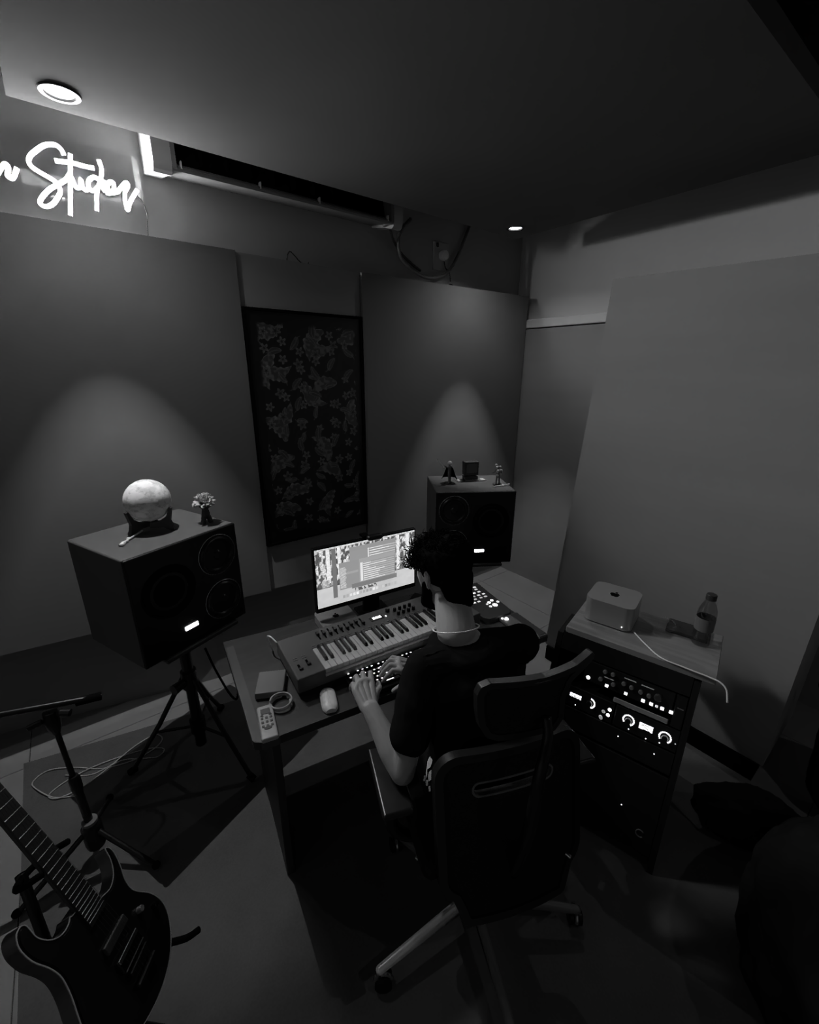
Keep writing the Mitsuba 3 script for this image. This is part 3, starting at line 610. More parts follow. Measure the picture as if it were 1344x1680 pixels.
RM = frame((.3215, 1.160, DZ+.0005), (.992, -.02, 0), z=(0, 0, 1)) @ yaw(-12)
put(t+'__shell', at(mv(rbox(.052, .150, .018, .006, base=True), 0, 0, 0), RM), 'mat_pale', 30)
put(t+'__display', at(mv(cbox(.030, .026, .0015, .0005), 0, .044, .0185), RM), 'mat_midi', False)
for j, y in enumerate((.014, -.004, -.022)):
    for x in (-.014, 0, .014): put(t+'__button', at(mv(cbox(.008, .009, .002, .0006), x, y, .0188), RM), 'mat_midi', False)
for x in (-.013, .013): put(t+'__button', at(mv(cbox(.009, .006, .002, .0006), x, .026, .0188), RM), 'mat_dark', False)
put(t+'__round_button', at(mv(lathe([(.010, 0), (.009, .002)], 20), .0, -.045, .0178), RM @ np.diag([1.25, .7, 1, 1])), 'mat_dark', 40)
t = thing('external_drive', 'dark grey square box with a cable, beside the piano keyboard left end', 'box')
XM = frame((.397, 1.322, DZ+.0005), unit((.71, -.70, 0)), z=(0, 0, 1)) @ yaw(17)
put(t+'__case', at(mv(rbox(.098, .118, .026, .004, base=True), 0, 0, .003), XM), 'mat_grey', 30)
put(t+'__foot', at(mv(rbox(.090, .110, .004, .001, base=True), 0, 0, 0), XM), 'mat_black', 30)
cc = V(.392, 1.217, DZ+.006)
loop = [V(.425, 1.292, .768), V(.412, 1.268, .760)]+[cc+V(.036*math.cos(a), .036*math.sin(a), .003*i*.25) for i, a in enumerate(np.linspace(1.2, 1.2+4*math.pi+1.6, 26))]
t = thing('coiled_cable', 'coiled pale cable lying between the remote control and the mouse', 'cable')
put(t+'__lead', tube(loop, .0033, 8, True, 4), 'mat_pale', True)
put(t+'__plug', cyl((.421, 1.284, .766), (.411, 1.264, .760), .007, n=12), 'mat_pale', 40)
put(t+'__plug', cyl(cc+V(.030, -.010, .008), cc+V(.020, -.034, .006), .006, n=12), 'mat_pale', 40)
# pad controller with lit buttons, on the right of the desk; control strip in front of it
PMt = frame((1.430, 1.262, DZ+.0005), unit((.95, -.20, 0)), z=(-.0, -.16, 1))
t = thing('pad_controller', 'dark wedge controller with a cluster of glowing round buttons, right of the seated person', 'controller')
wedge = tri(hullpts([(x*.5, y*.5, z) for x, y, z in [(-.16, -.27, .0), (.16, -.27, 0), (-.16, .27, 0), (.16, .27, 0), (-.12, -.31, 0), (.12, -.31, 0), (-.16, -.25, .022), (.16, -.25, .022), (-.12, -.30, .022), (.12, -.30, .022), (-.16, .28, .04), (.16, .28, .04)]]))
PMf = frame((1.432, 1.262, DZ+.0005), unit((.98, -.17, 0)), z=(0, 0, 1))
put(t+'__case', at(wedge, PMf), 'mat_dark', 25)
zt = lambda y: .022+(.018)*(y+.125)/.265
rows = [(.105, (-.05, -.02, .01, .04), 1), (.085, (-.055, -.03, 0, .035), 0), (.060, (-.05, -.025, .005, .035), 1), (.035, (-.045, -.015, .015, .045), 0), (.012, (-.05, -.022, .012, .040), 0), (-.012, (-.045, -.018), 1)]
for y, xs, b_ in rows:
    for x in xs: put(t+'__lit_button', at(mv(cbox(.016, .011, .0035, .001), x, y, zt(y)+.0006), PMf), 'mat_pale', False, emitter=glow(.25+.30*rng.random()+.25*b_, .02))
for x, y, r_ in ((.022, -.040, .0095), (.046, -.030, .009), (.066, -.052, .0085), (.036, -.068, .014), (.008, -.070, .0085), (.004, -.048, .006)):
    put(t+'__round_button', at(mv(lathe([(r_, 0), (r_*.9, .003)], 20), x, y, zt(y)), PMf), 'mat_white', 40, emitter=glow(1.3 if r_ > .0088 else .5, .02))
CS = frame((1.435, 1.008, DZ+.0005), unit((.985, -.17, 0)), z=(0, 0, 1))
t = thing('control_surface', 'flat grey control strip with a bright round light on the right end of the desk', 'controller')
put(t+'__case', at(mv(rbox(.105, .20, .014, .003, base=True), 0, 0, 0), CS), 'mat_grey', 30)
put(t+'__screen_strip', at(mv(cbox(.042, .19, .003, .001), .030, 0, .0145), CS), 'mat_dark', False)
put(t+'__lit_knob', at(mv(lathe([(.010, 0), (.008, .007)], 18), -.030, .072, .0135), CS), 'mat_white', 40, emitter=glow(2.2, .03))
put(t+'__lit_knob', at(mv(lathe([(.006, 0), (.005, .005)], 14), -.044, .085, .0135), CS), 'mat_white', 40, emitter=glow(1.2, .02))
for i in range(10): put(t+'__switch', at(mv(cbox(.005, .004, .003, .001), -.035+.010*(i % 4)+.012*(i//4), -.02-.022*(i//2), .0150), CS), 'mat_pale', False)
t = thing('phone', 'dark phone lying behind the piano keyboard, under the screen right end', 'phone')
put(t+'__body', at(mv(rbox(.075, .150, .009, .003, base=True), 0, 0, 0), yaw(-60, (1.195, 1.475, DZ+.0005))), 'mat_black_gloss', 30)
k = thing('charger_puck', 'small white glowing ring by the piano keyboard, beside the face', 'charger')
put(k+'__ring', mv(torus(.022, .006, 24, 8), 1.165, 1.300, .846), 'mat_white', True, emitter=glow(.7, .02))
put(k+'__base', mv(lathe([(.024, 0), (.024, .009)], 24), 1.165, 1.300, .8297), 'mat_grey', 40)

# ------------------------------------------------------------------ gear rack, right of the desk
RE, RU, RN = V(.245, -.9695, 0), V(.269, .068, .961), V(-.931, -.235, .277)
RU = unit(RU-RE*np.dot(RU, RE)); RN = np.cross(RE, RU); RP = V(1.443, .321, 0)
FRK = frame(RP, RE, y=RU)                      # x along the front (towards the camera), y up the slope, z out of the front
BK = np.array([.9695, .245, 0])                # horizontally towards the back
t = thing('equipment_rack', 'black sloping equipment rack with a wooden top, right of the desk', 'rack')
def rk(s, b, z): return RP+RE*s+BK*b+V(0, 0, z)
sl = .231/.8
prof = [(.0, .006), (.40, .006), (.40, .765), (.765*sl, .765)]
for s0 in (-.525, -.012):
    m = prism(prof, .022); v = m.vertices; m.vertices = np.array([rk(s0+w_, a, z) for a, z, w_ in v]); m.fix_normals()
    put(t+'__side_panel', m, 'mat_black_satin', False)
m = prism([(.34, .006), (.395, .006), (.395, .765), (.34, .765)], .49); m.vertices = np.array([rk(-.503+w_, a, z) for a, z, w_ in m.vertices]); m.fix_normals(); put(t+'__back_panel', m, 'mat_black', False)
m = cbox(.545, .34, .028, .002); m.vertices = np.array([rk(-.222+x, .2215+.17+y, .787+z) for x, y, z in m.vertices]); m.fix_normals()
put(t+'__top', m, 'mat_wood', False, 'wooden top board')
put(t+'__front_lip', at(mv(cbox(.488, .085, .012, .002), -.257, .770, -.004), FRK), 'mat_black_satin', False)
def unit_box(key, s0, s1, h0, h1, mat='mat_black_satin', d=.16, out=.0): return put(key, at(mv(cbox(s1-s0, h1-h0, d, .003), (s0+s1)/2, (h0+h1)/2, out-d/2), FRK), mat, False)
t = thing('audio_interface', 'sloping black rack unit with rows of knobs and bright square buttons, topmost in the rack', 'audio unit')
unit_box(t+'__case', -.385, -.055, .634, .722)
for s, h in ((-.307, .701), (-.277, .702), (-.318, .665), (-.268, .663), (-.232, .683), (-.203, .680), (-.169, .677), (-.139, .675)):
    put(t+'__knob', at(mv(lathe([(.0085, 0), (.0085, .009), (.0065, .014)], 16), s, h, 0), FRK), 'mat_grey', 40)
put(t+'__large_knob', at(mv(lathe([(.015, 0), (.015, .010), (.012, .016)], 20), -.108, .682, 0), FRK), 'mat_dark', 40)
for s0, s1, h in ((-.307, -.270, .679), (-.235, -.191, .7065), (-.173, -.128, .705)): put(t+'__label_bar', at(mv(cbox(s1-s0, .004, .001, .0003), (s0+s1)/2, h, .0006), FRK), 'mat_white', False)
for s, b_ in ((-.291, 1.6), (-.218, .65), (-.155, 2.2), (-.126, 1.8), (-.107, .40), (-.088, 1.6), (-.058, 2.2)):
    w_ = .013 if b_ > .5 else .010
    put(t+'__button', at(mv(cbox(w_, w_, .003, .0012), s, .6465, .001), FRK), 'mat_white', False, emitter=glow(b_, .02))
put(t+'__round_button', at(mv(lathe([(.0085, 0), (.007, .003)], 18), -.366, .649, 0), FRK), 'mat_white', 40, emitter=glow(2.2, .02))
t = thing('blank_panel', 'plain bare metal strip across the rack between the lit units', 'rack panel')
unit_box(t+'__plate', -.256, -.060, .5945, .6155, 'mat_alu', .006, .003)
t = thing('preamp', 'small black rack unit at the right end under the metal strip, with a grey label', 'audio unit')
unit_box(t+'__case', -.052, -.014, .592, .722); put(t+'__label_bar', at(mv(cbox(.022, .004, .001, .0003), -.032, .672, .0006), FRK), 'mat_grey', False)
def compressor(label, s0, s1, kn, vu, lines):
    t = thing('compressor', label, 'audio unit')
    unit_box(t+'__case', s0, s1, .500, .588)
    for s, h, a0, a1, full in kn:
        k = put(t+'__knob', at(mv(lathe([(.012, 0), (.012, .012), (.010, .018)], 20), s, h-.006, 0), FRK), 'mat_black_satin', 40)
        n = 15; ticks = []
        for a in np.linspace(a0, a1, n): ticks.append(at(mv(cbox(.0062, .0032, .0012, .0004), .0195, 0, .0008), np.diag([1., 1, 1, 1]) @ frame((s, h-.006, 0), (math.cos(math.radians(a)), math.sin(math.radians(a)), 0), z=(0, 0, 1))))
        if full: ticks.append(mv(arc(.0195, .0018, a0, a1, 24, 6), s, h-.006, .001))
        put(k+'__light_ring', at(join(ticks), FRK), 'mat_white', False, 'ring of lights', 'stuff', emitter=glow(2.6, .05))
    cs, ch, w_, h_ = vu
    k = put(t+'__meter', at(mv(cbox(w_, h_, .004, .001), cs, ch, .0018), FRK), 'mat_black', False)
    if lines:
        put(k+'__scale', at(join([mv(cbox(.0022, h_*.85*(1 if i % 3 else .75), .001, .0002), cs-w_*.44+i*w_*.88/11, ch+.001, .0045) for i in range(12)]+[mv(cbox(w_*.9, .002, .001, .0002), cs, ch+h_*.36, .0045)]), FRK), 'mat_white', False, 'lit meter bars', 'stuff', emitter=glow(1.5, .03))
    else:
        put(k+'__dial', at(mv(cbox(w_*.97, h_*.94, .001, .0002), cs, ch, .0042), FRK), 'mat_white', False, 'lit meter face', emitter=glow(1.3, .03))
        put(k+'__needle', at(cyl((cs+w_*.30, ch-h_*.40, .0056), (cs-w_*.30, ch+h_*.30, .0056), .0009, n=6), FRK), 'mat_black', False)
        put(k+'__scale_arc', at(mv(arc(w_*.52, .0008, 45, 135, 14, 5), cs, ch-w_*.36, .0052), FRK), 'mat_black', True)
        put(k+'__lower_edge', at(mv(cbox(w_*.5, h_*.12, .001, .0002), cs+.004, ch-h_*.44, .0054), FRK), 'mat_black', False)
    return t
tc = compressor('black rack unit with two thin light rings and a striped meter, left in the rack', -.497, -.245, ((-.455, .553, -10, 190, False), (-.338, .553, -65, 80, True)), (-.397, .551, .052, .021), True)
for s, h, b_ in ((-.260, .555, 2.2), (-.262, .531, 2.2), (-.281, .537, .10), (-.287, .511, .14), (-.285, .5055, .10)):
    put(tc+'__button', at(mv(lathe([(.0075, 0), (.006, .003)], 14), s, max(h, .507), 0), FRK), 'mat_white', 40, emitter=glow(b_, .02))
tc2 = compressor('black rack unit with two bright light rings and a needle meter, right in the rack', -.240, -.012, ((-.187, .553, -55, 215, True), (-.057, .549, -50, 215, True)), (-.124, .550, .050, .027), False)
t = thing('power_unit', 'black blank rack unit with tiny pilot lights, below the units with light rings', 'audio unit')
unit_box(t+'__case', -.497, -.012, .405, .495)
t2 = thing('patch_bay', 'black rack unit lower in the rack with one tiny pilot light', 'audio unit')
unit_box(t2+'__case', -.497, -.012, .06, .395)
for own, pts in ((tc, ((-.391, .513), (-.449, .530))), (tc2, ((-.180, .513), (-.116, .506), (-.070, .514), (-.021, .536))), (t, ((-.209, .466), (-.078, .463))), (t2, ((-.142, .206),))):
    for s, h in pts: put(own+'__pilot_light', at(mv(ball((0, 0, 0), (.0026, .0026, .0016), 1), s, h, .0012), FRK), 'mat_white', True, emitter=glow(2.2 if s != -.021 else .3, .01))
put(t2+'__emblem', at(mv(arc(.014, .003, 40, 320, 16, 6), -.060, .135, .0015), FRK), 'mat_midi', True)
# things on the wooden top
ZT = .8013
mini_computer('silver mini computer with a black fruit emblem on the wooden rack top', frame((1.765, .775, ZT), RE, z=(0, 0, 1)), .197, .112, .040)
put('mini_computer_001__power_light', mv(ball((0, 0, 0), .0028, 1), *(V(1.765, .775, ZT+.022)+RE*.064-BK*.0995)), 'mat_white', True, emitter=glow(2, .01))
t = thing('water_bottle', 'clear plastic water bottle with a dark cap on the wooden rack top', 'bottle')
bo = V(1.868, .452, ZT)
pr = [(.030, 0), (.033, .006), (.032, .04), (.031, .06), (.0335, .07), (.0335, .115), (.030, .122), (.0335, .130), (.032, .152), (.024, .178), (.0165, .193), (.0165, .205)]
put(t+'__shell', at(trimesh.creation.revolve(np.array([(0, 0)]+pr), sections=32), frame(bo, (1, 0, 0), z=(0, 0, 1))), 'mat_bottle', 40, 'clear plastic shell')
put(t+'__label_wrap', at(trimesh.creation.revolve(np.array([(.0338, .066), (.0342, .070), (.0342, .118), (.0338, .122)]), sections=32), frame(bo, (1, 0, 0), z=(0, 0, 1))), 'mat_grey', 40, 'grey label')
put(t+'__cap', mv(lathe([(.0185, .0), (.0185, .020), (.0165, .023)], 28), bo[0], bo[1], bo[2]+.200), 'mat_dark', 40, 'dark screw cap')
cr = ball((0, 0, 0), (.052, .04, .030), 4); q = cr.vertices*[18, 18, 18]
cr.vertices *= (1+.55*(np.abs(meshkit.fbm(q, 3, 5)-.5)*2-.2))[:, None]; cr.vertices[:, 2] -= cr.vertices[:, 2].min()
solid('plastic_bag', at(cr, frame((1.842, .590, ZT), RE, z=(0, 0, 1))), 'mat_clear', 'crumpled clear plastic bag beside the silver mini computer', 'bag', False)
m = cbox(.15, .10, .016, .003); m.vertices = np.array([rk(-.03+x-.045, .50+y, ZT+.008+z) for x, y, z in m.vertices])
solid('notebook', m, 'mat_dark', 'dark flat notebook at the far corner of the wooden rack top', 'notebook', False)
solid('headphone_cable', tube([V(1.72, .650, ZT+.004), V(1.675, .585, ZT+.004), V(1.632, .505, ZT+.004), V(1.640, .430, ZT+.004), V(1.655, .345, ZT+.004), V(1.655, .310, ZT+.003), V(1.650, .288, ZT-.012), V(1.640, .275, ZT-.05)], .0032, 6), 'mat_white', 'thin white cable running along the wooden rack top and over its edge', 'cable', True)

# ------------------------------------------------------------------ office chair (axes: CR to the right, CF forward)
CR, CF, UP = unit((.93, -.37, 0)), unit((.37, .93, 0)), V(0, 0, 1)
def ch(r, f, z): return CR*r+CF*f+UP*z
t = CHAIR = thing('office_chair', 'black office chair with split back, headrest, armrests and chrome star base', 'chair')
bc = ch(.50, .90, 0)
put(t+'__gas_column', at(lathe([(.032, .08), (.032, .26), (.018, .262), (.018, .41)], 24), frame(bc, (1, 0, 0), z=(0, 0, 1))), 'mat_black_satin', 40)
put(t+'__base_hub', at(lathe([(.045, .055), (.05, .07), (.05, .125), (.04, .135)], 28), frame(bc, (1, 0, 0), z=(0, 0, 1))), 'mat_black_satin', 40)
for i, a in enumerate((173, 245, 318, 30, 102)):
    d = V(math.cos(math.radians(a)), math.sin(math.radians(a)), 0); s_ = V(-d[1], d[0], 0)
    p0, p1 = bc+d*.048+UP*.115, bc+d*.362+UP*.085
    pts = []
    for p, w_, h_ in ((p0, .016, .022), (p0+(p1-p0)*.5, .013, .018), (p1, .010, .012)):
        for x, z in ((-1, -.7), (1, -.7), (-.8, .6), (.8, .6), (-.35, 1), (.35, 1)): pts.append(p+s_*w_*x+UP*h_*z)
    k = put(t+'__base_leg', tri(hullpts(np.vstack([pts, ball(p1, .013, 2).vertices]))), 'mat_silver' if a == 173 else 'mat_grey', 30, 'polished metal leg')
    cp = p1+d*.002-UP*.0; wd = unit(V(math.cos(a*1.7+.6), math.sin(a*1.7+.6), 0))
    k2 = put(t+'__caster', join(cyl(cp-UP*.012, cp-UP*.045, .007, n=12), at(mv(arc(.0285, .006, 10, 170, 12, 6), 0, 0, 0), frame((cp[0]+wd[0]*.012, cp[1]+wd[1]*.012, .0345), wd, y=(0, 0, 1)))), 'mat_chrome', 40, 'chrome caster fork')
    ax = np.cross(wd, UP); wc = cp+wd*.012; wc[2] = .0335
    for q in (-1, 1): put(k2+'__wheel', at(lathe([(.018, 0), (.027, .003), (.027, .014), (.022, .017)], 24), frame(wc+ax*(.006*q), wd, z=ax*q)), 'mat_black_satin', 40)
put(t+'__seat_mechanism', at(mv(rbox(.20, .24, .06, .012), 0, 0, 0), frame(ch(.51, .93, .405), CR, z=UP)), 'mat_black_satin', 30)
put(t+'__tilt_lever', tube([ch(.62, .87, .42), ch(.70, .82, .425), ch(.745, .745, .43)], .006, 8), 'mat_chrome', True, 'chrome lever')
put(t+'__seat_lever', tube([ch(.40, .90, .42), ch(.33, .90, .42), ch(.285, .88, .415)], .006, 8), 'mat_chrome', True, 'chrome lever')
def cushion(w, d, h, r): return rbox(w, d, h, r)
sm_ = rbox(.50, .47, .075, .034); sm_ = sm_.subdivide().subdivide(); sm_.vertices[:, 2] -= .03*np.clip((sm_.vertices[:, 1]-.12)/.12, 0, 1)**2
put(t+'__seat', at(sm_, frame(ch(.53, 1.02, .472), CR, z=UP)), 'mat_chair', True)
def shell(poly, th, bend, M, step=.03):
    """a flat outline given depth, bent about its upright axis: x across, y up, z out of the back."""
    m = tri(man(prism(poly, th)).refine_to_length(step)); v = m.vertices.copy(); v[:, 2] += bend*v[:, 0]**2
    m.vertices = v; return at(m, M)
BACKN = unit(-CF*.97+UP*.20)
BM = frame(ch(.555, .80, .62), CR, z=BACKN)
outer = affinity.scale(rrect(.47, .46, .075), 1, 1)
outer = outer.union(Polygon([(-.15, -.29), (.15, -.29), (.20, -.15), (-.20, -.15)]).buffer(.02))
slot = affinity.translate(rrect(.25, .036, .0175), .0, .115)
put(t+'__backrest', shell(outer.buffer(-.022).difference(slot), .018, -.55, BM @ frame((0, 0, .004), (1, 0, 0), z=(0, 0, 1))), 'mat_chair', 30)
k = put(t+'__backrest_frame', shell(outer.difference(outer.buffer(-.024)), .030, -.55, BM), 'mat_chair_frame', 30, 'smooth plastic rim')
put(k+'__handle_rim', shell(slot.buffer(.006).difference(slot), .023, -.55, BM), 'mat_grey', 30)
sp = [ch(.55, .80, .44)-CF*.04, ch(.555, .745, .50), ch(.556, .715, .66), ch(.557, .705, .85), ch(.60, .745, .935), ch(.61, .775, .985)]
put(t+'__spine', tube(sp, [.024, .022, .018, .016, .014, .013], 10, True, 6), 'mat_black_satin', True)
HM = frame(ch(.617, .815, 1.005), unit(CR+UP*.035), z=unit(-CF+UP*.12))
head = Polygon([(-.186, .050), (-.176, .074), (-.150, .086), (.0, .080), (.10, .088), (.20, .118), (.206, .104), (.14, .070), (.085, .045), (.062, .0), (.058, -.06), (.03, -.09), (-.135, -.09), (-.165, -.078), (-.182, -.045), (-.187, .0)]).buffer(.012, 8).buffer(-.024, 8).buffer(.012, 8)
put(t+'__headrest', shell(head.buffer(-.016), .016, -.9, HM @ frame((0, 0, .003), (1, 0, 0), z=(0, 0, 1)), .02), 'mat_chair', 30)
put(t+'__headrest_frame', shell(head.difference(head.buffer(-.018)), .024, -.9, HM, .02), 'mat_chair_frame', 30, 'smooth plastic rim')
for r_ in (.225, .84):
    put(t+'__armrest_pad', at(mv(rbox(.095, .245, .026, .011), 0, 0, 0), frame(ch(r_, .975, .655), CR, z=UP)), 'mat_chair_frame', 30)
    ri = .53+(r_-.53)*.80
    put(t+'__armrest_post', tube([ch(r_, .95, .645), ch(r_, .95, .50), ch(ri, .95, .425), ch(.53+(r_-.53)*.35, .94, .412)], [.022, .022, .02, .018], 10, True, 6), 'mat_black_satin', True)

# ------------------------------------------------------------------ the seated person
PERSON = thing('person', 'seated person in a black t-shirt seen from behind, typing, with curly dark hair', 'person')
def pr_(r, f, z): return ch(r, f, z)
sk = {}
hipc = pr_(.53, 1.0, .555)
SL, SR = V(.720, .848, .978), V(1.018, .716, 1.018)
mid = (SL+SR)/2
NK = V(.850, .846, 1.074); HC = V(.897, .968, 1.20)
EL, WL = V(.592, .785, .705), V(.597, .968, .808)
ER, WR = V(1.10, .93, .735), V(.862, 1.035, .795)
HF = unit(V(.02, .93, -.36)); HR_ = unit(np.cross(HF, UP)); HU = np.cross(HR_, HF); HAX = np.stack([HR_, HF, HU], 1)
AX = np.stack([CR, CF, UP], 1)
def hp(r, f, u): return HC+HR_*r+HF*f+HU*u
CH, CHU = mid+UP*-.10+CF*.0, None
torso = [[(hipc, (.165, .115, .09), AX), (pr_(.53, 1.005, .66), (.145, .105, .10), AX), (pr_(.525, 1.02, .80), (.150, .11, .10), AX), (mid-UP*.085, (.165, .115, .09), AX), (mid-UP*.015, (.12, .075, .05), AX)],
         [(SL, .050), (mid-UP*.008, (.075, .054, .044), AX), (SR, .050)]]
def hand(W, tips, knuck, thumb, palm_up):
    """finger chains rooted inside the palm."""
    B = []
    kc = np.mean(knuck, axis=0)
    for kn in knuck: B.append([(W+(kn-kc)*.5, .017), (kn, .0125)])
    B.append([(knuck[0], .0125), (knuck[1], .013)]); B.append([(knuck[1], .013), (knuck[2], .013)]); B.append([(knuck[2], .013), (knuck[3], .012)])
    for kn, tp in zip(knuck, tips):
        L = np.linalg.norm(tp-kn); m1 = kn+(tp-kn)*.46+palm_up*(.17*L+.010); m2 = kn+(tp-kn)*.80+palm_up*(.10*L+.004)
        B.append([(kn, .0108), (m1, .0092), (m2, .0084), (tp, .0072)])
    b, m1, m2, tp = thumb
    B.append([(b, .016), (m1, .0125), (m2, .0105), (tp, .0085)])
    return B
KZ = .793
LK = [V(.586, 1.042, .832), V(.608, 1.056, .838), V(.631, 1.056, .838), V(.652, 1.046, .832)]        # little finger to index
LT = [V(.600, 1.098, KZ), V(.630, 1.124, KZ), V(.662, 1.126, KZ), V(.690, 1.112, KZ)]
LH_ = hand(WL+V(.002, .012, .0), LT, LK, (WL+V(.030, .025, -.004), V(.650, 1.010, .815), V(.676, 1.032, .802), V(.692, 1.062, KZ)), UP)
RK = [V(.800, 1.085, .830), V(.786, 1.070, .836), V(.774, 1.050, .836), V(.768, 1.028, .830)]
RT = [V(.770, 1.125, KZ), V(.742, 1.115, KZ), V(.722, 1.090, KZ), V(.712, 1.060, KZ)]
RH_ = hand(WR+V(-.012, .002, 0), RT, RK, (WR+V(-.03, -.025, -.006), V(.790, 1.000, .812), V(.750, .995, .800), V(.715, 1.000, .790)), UP)
arms = [[(SL, .050), (SL+(EL-SL)*.45, .046), (EL, .037)], [(EL, .037), (EL+(WL-EL)*.30, .041), (EL+(WL-EL)*.75, .031), (WL, (.030, .026, .022), AX)],
        [(SR, .050), (SR+(ER-SR)*.45, .046), (ER, .037)], [(ER, .037), (ER+(WR-ER)*.30, .041), (ER+(WR-ER)*.75, .031), (WR, (.028, .026, .022), AX)]]
headb = [[(hp(0, -.012, .022), (.074, .096, .088), HAX)], [(hp(0, .03, .01), (.066, .070, .085), HAX), (hp(0, .045, -.06), (.048, .050, .040), HAX), (hp(0, .062, -.098), (.026, .024, .020), HAX)],
         [(NK-UP*.01-CF*.01, (.064, .060, .05), AX), (hp(0, -.025, -.065), (.056, .058, .04), HAX)], [(mid+UP*.005, (.075, .050, .035), AX), (NK-UP*.02, .060)],
         [(hp(0, .098, .012), .009), (hp(0, .117, -.020), .0125)], [(hp(-.012, .104, -.026), .008), (hp(.012, .104, -.026), .008)],   # nose
         [(hp(-.024, .094, -.058), .008), (hp(.024, .094, -.058), .008)], [(hp(-.022, .093, -.068), .008), (hp(.022, .093, -.068), .008)],   # mouth
         [(hp(-.04, .088, .036), .009), (hp(.04, .088, .036), .009)]]
for s_ in (-1, 1):
    headb.append([(hp(s_*.076, -.020, .022), .008), (hp(s_*.085, -.030, .012), (.006, .014, .022), HAX), (hp(s_*.076, -.016, -.022), .007)])
legs_ = []
for r_ in (.44, .62):
    kn, an = pr_(r_-.02, 1.40, .50), pr_(r_-.03, 1.42, .10)
    legs_.append([(pr_(r_, 1.02, .545), .082), (kn, .058)]); legs_.append([(kn, .056), (kn+(an-kn)*.35-CF*.02, .056), (an, .038)])
    legs_.append([(an-UP*.03, .036), (an+CF*.14-UP*.058, .028)])
body = organic(torso+arms+headb+legs_+LH_+RH_, .0065, 7)
put(PERSON+'__body', body, 'mat_skin', True)

def grow(chain, d, keep=None): return [tuple([j[0], (j[1]+d if np.isscalar(j[1]) else tuple(x+d for x in j[1]))]+list(j[2:])) for j in chain]
st = [grow(torso[0][:-1], .016)+[(mid-UP*.02, (.135, .084, .052), AX)], [(SL+CR*.004, .062), (mid+UP*.012, (.085, .066, .048), AX), (SR-CR*.004, .062)], [(mid+UP*.012, (.125, .085, .050), AX), (NK-UP*.045-CF*.012, (.096, .086, .026), AX)], [(NK-UP*.052-CF*.012, (.076, .072, .022), AX), (SR-CR*.02+UP*.004, .055)], [(NK-UP*.052-CF*.012, (.076, .072, .022), AX), (SL+CR*.02+UP*.004, .055)]]
for A, B in ((SL, EL), (SR, ER)): st.append([(A, .062), (A+(B-A)*.36, .064), (A+(B-A)*.66, .061)])
sh = organic(st, .012, 6)
w_ = meshkit.fbm(sh.vertices*[9, 9, 22], 3, 4)-.5; sh.vertices += sh.vertex_normals*(w_*.014)[:, None]
put(PERSON+'__shirt', sh, 'mat_shirt', True, 'loose black t-shirt')
prints = []
for (x, y, z), L, r_ in (((.711, .793, .655), .062, .013), ((.707, .800, .606), .046, .010), ((.701, .780, .615), .046, .010), ((.706, .806, .575), .020, .009), ((.699, .789, .578), .022, .009), ((.695, .770, .575), .022, .007)):
    q, _, fi = trimesh.proximity.closest_point(sh, [[x, y, z]]); nrm = sh.face_normals[fi[0]]
    lf = Polygon([(0, -L/2), (r_*.8, -L*.15), (r_*.7, L*.15), (0, L/2), (-r_*.7, L*.15), (-r_*.8, -L*.15)]).buffer(.001)
    prints.append(at(mv(prism(lf, .0016), 0, 0, .0022), frame(q[0], unit(np.cross(UP+CR*.3, nrm)), z=nrm)))
for m in prints: put(PERSON+'__shirt__printed_leaf', m, 'mat_leaf', False)
tr = organic([grow([torso[0][0], torso[0][1]], .010)]+[grow(c, .012) for c in legs_ if len(c) < 3 or True][0:6], .016, 5) if False else organic([grow([torso[0][0], torso[0][1]], .010)]+[grow(c, .013) for c in legs_ if c[-1][0][2] > .09], .014, 5)
put(PERSON+'__trousers', tr, 'mat_trousers', True, 'dark trousers')
for r_ in (.44, .62):
    an = pr_(r_-.03, 1.42, 0)
    put(PERSON+'__shoe', organic([[(an+UP*.055-CF*.02, (.042, .05, .045), AX), (an+UP*.042+CF*.11, (.045, .05, .03), AX), (an+UP*.036+CF*.19, (.038, .04, .022), AX)]], .012, 3), 'mat_black', True)
# hair: a short cap, thick curls over the crown and forehead
cap = organic([[(hp(0, -.030, .036), (.083, .099, .088), HAX)], [(hp(0, -.068, -.012), (.068, .042, .06), HAX), (hp(0, -.064, -.056), (.054, .036, .032), HAX), (hp(0, -.066, -.100), (.050, .034, .020), HAX)]], .008, 4)
d_ = cap.vertices-HC; uu = d_@HU
cap.vertices += cap.vertex_normals*(np.clip((uu-.03)/.05, 0, 1)*(.010+.03*(meshkit.fbm(cap.vertices*48, 3, 1)-.5)))[:, None]
k = put(PERSON+'__hair', cap, 'mat_hair', True, 'short dark hair with curls on top')
cur = []
for i in range(760):
    th, ph = rng.uniform(0, 6.283), math.acos(rng.uniform(.05, 1))
    n_ = V(math.sin(ph)*math.cos(th), math.sin(ph)*math.sin(th), math.cos(ph))
    if n_[1] < -.3 and n_[2] < .55: continue
    base = HC+HAX@(V(0, -.018, .030)+n_*[.080, .100, .092])
    fw = max(n_[1], 0)*(1 if n_[2] < .8 else .6)
    o_ = unit(HAX@(n_+V(-.25*fw, .55*fw, .25)+rng.normal(size=3)*.35))
    L = rng.uniform(.018, .040)+.060*fw*rng.random(); r_ = rng.uniform(.005, .0105); tt = np.linspace(0, 1, 13); ph0 = rng.uniform(0, 6.28); tn = rng.uniform(1.2, 2.3)*6.283
    a_ = unit(np.cross(o_, rng.normal(size=3))); b_ = np.cross(o_, a_)
    P = base+o_*(L*tt)[:, None]+r_*tt[:, None]**.4*(np.cos(ph0+tn*tt)[:, None]*a_+np.sin(ph0+tn*tt)[:, None]*b_)
    cur.append(tube(P, [.0019, .0017, .0008], 4, False))
put(k+'__curls', join(cur), 'mat_hair', True, 'loose dark curls', 'stuff')
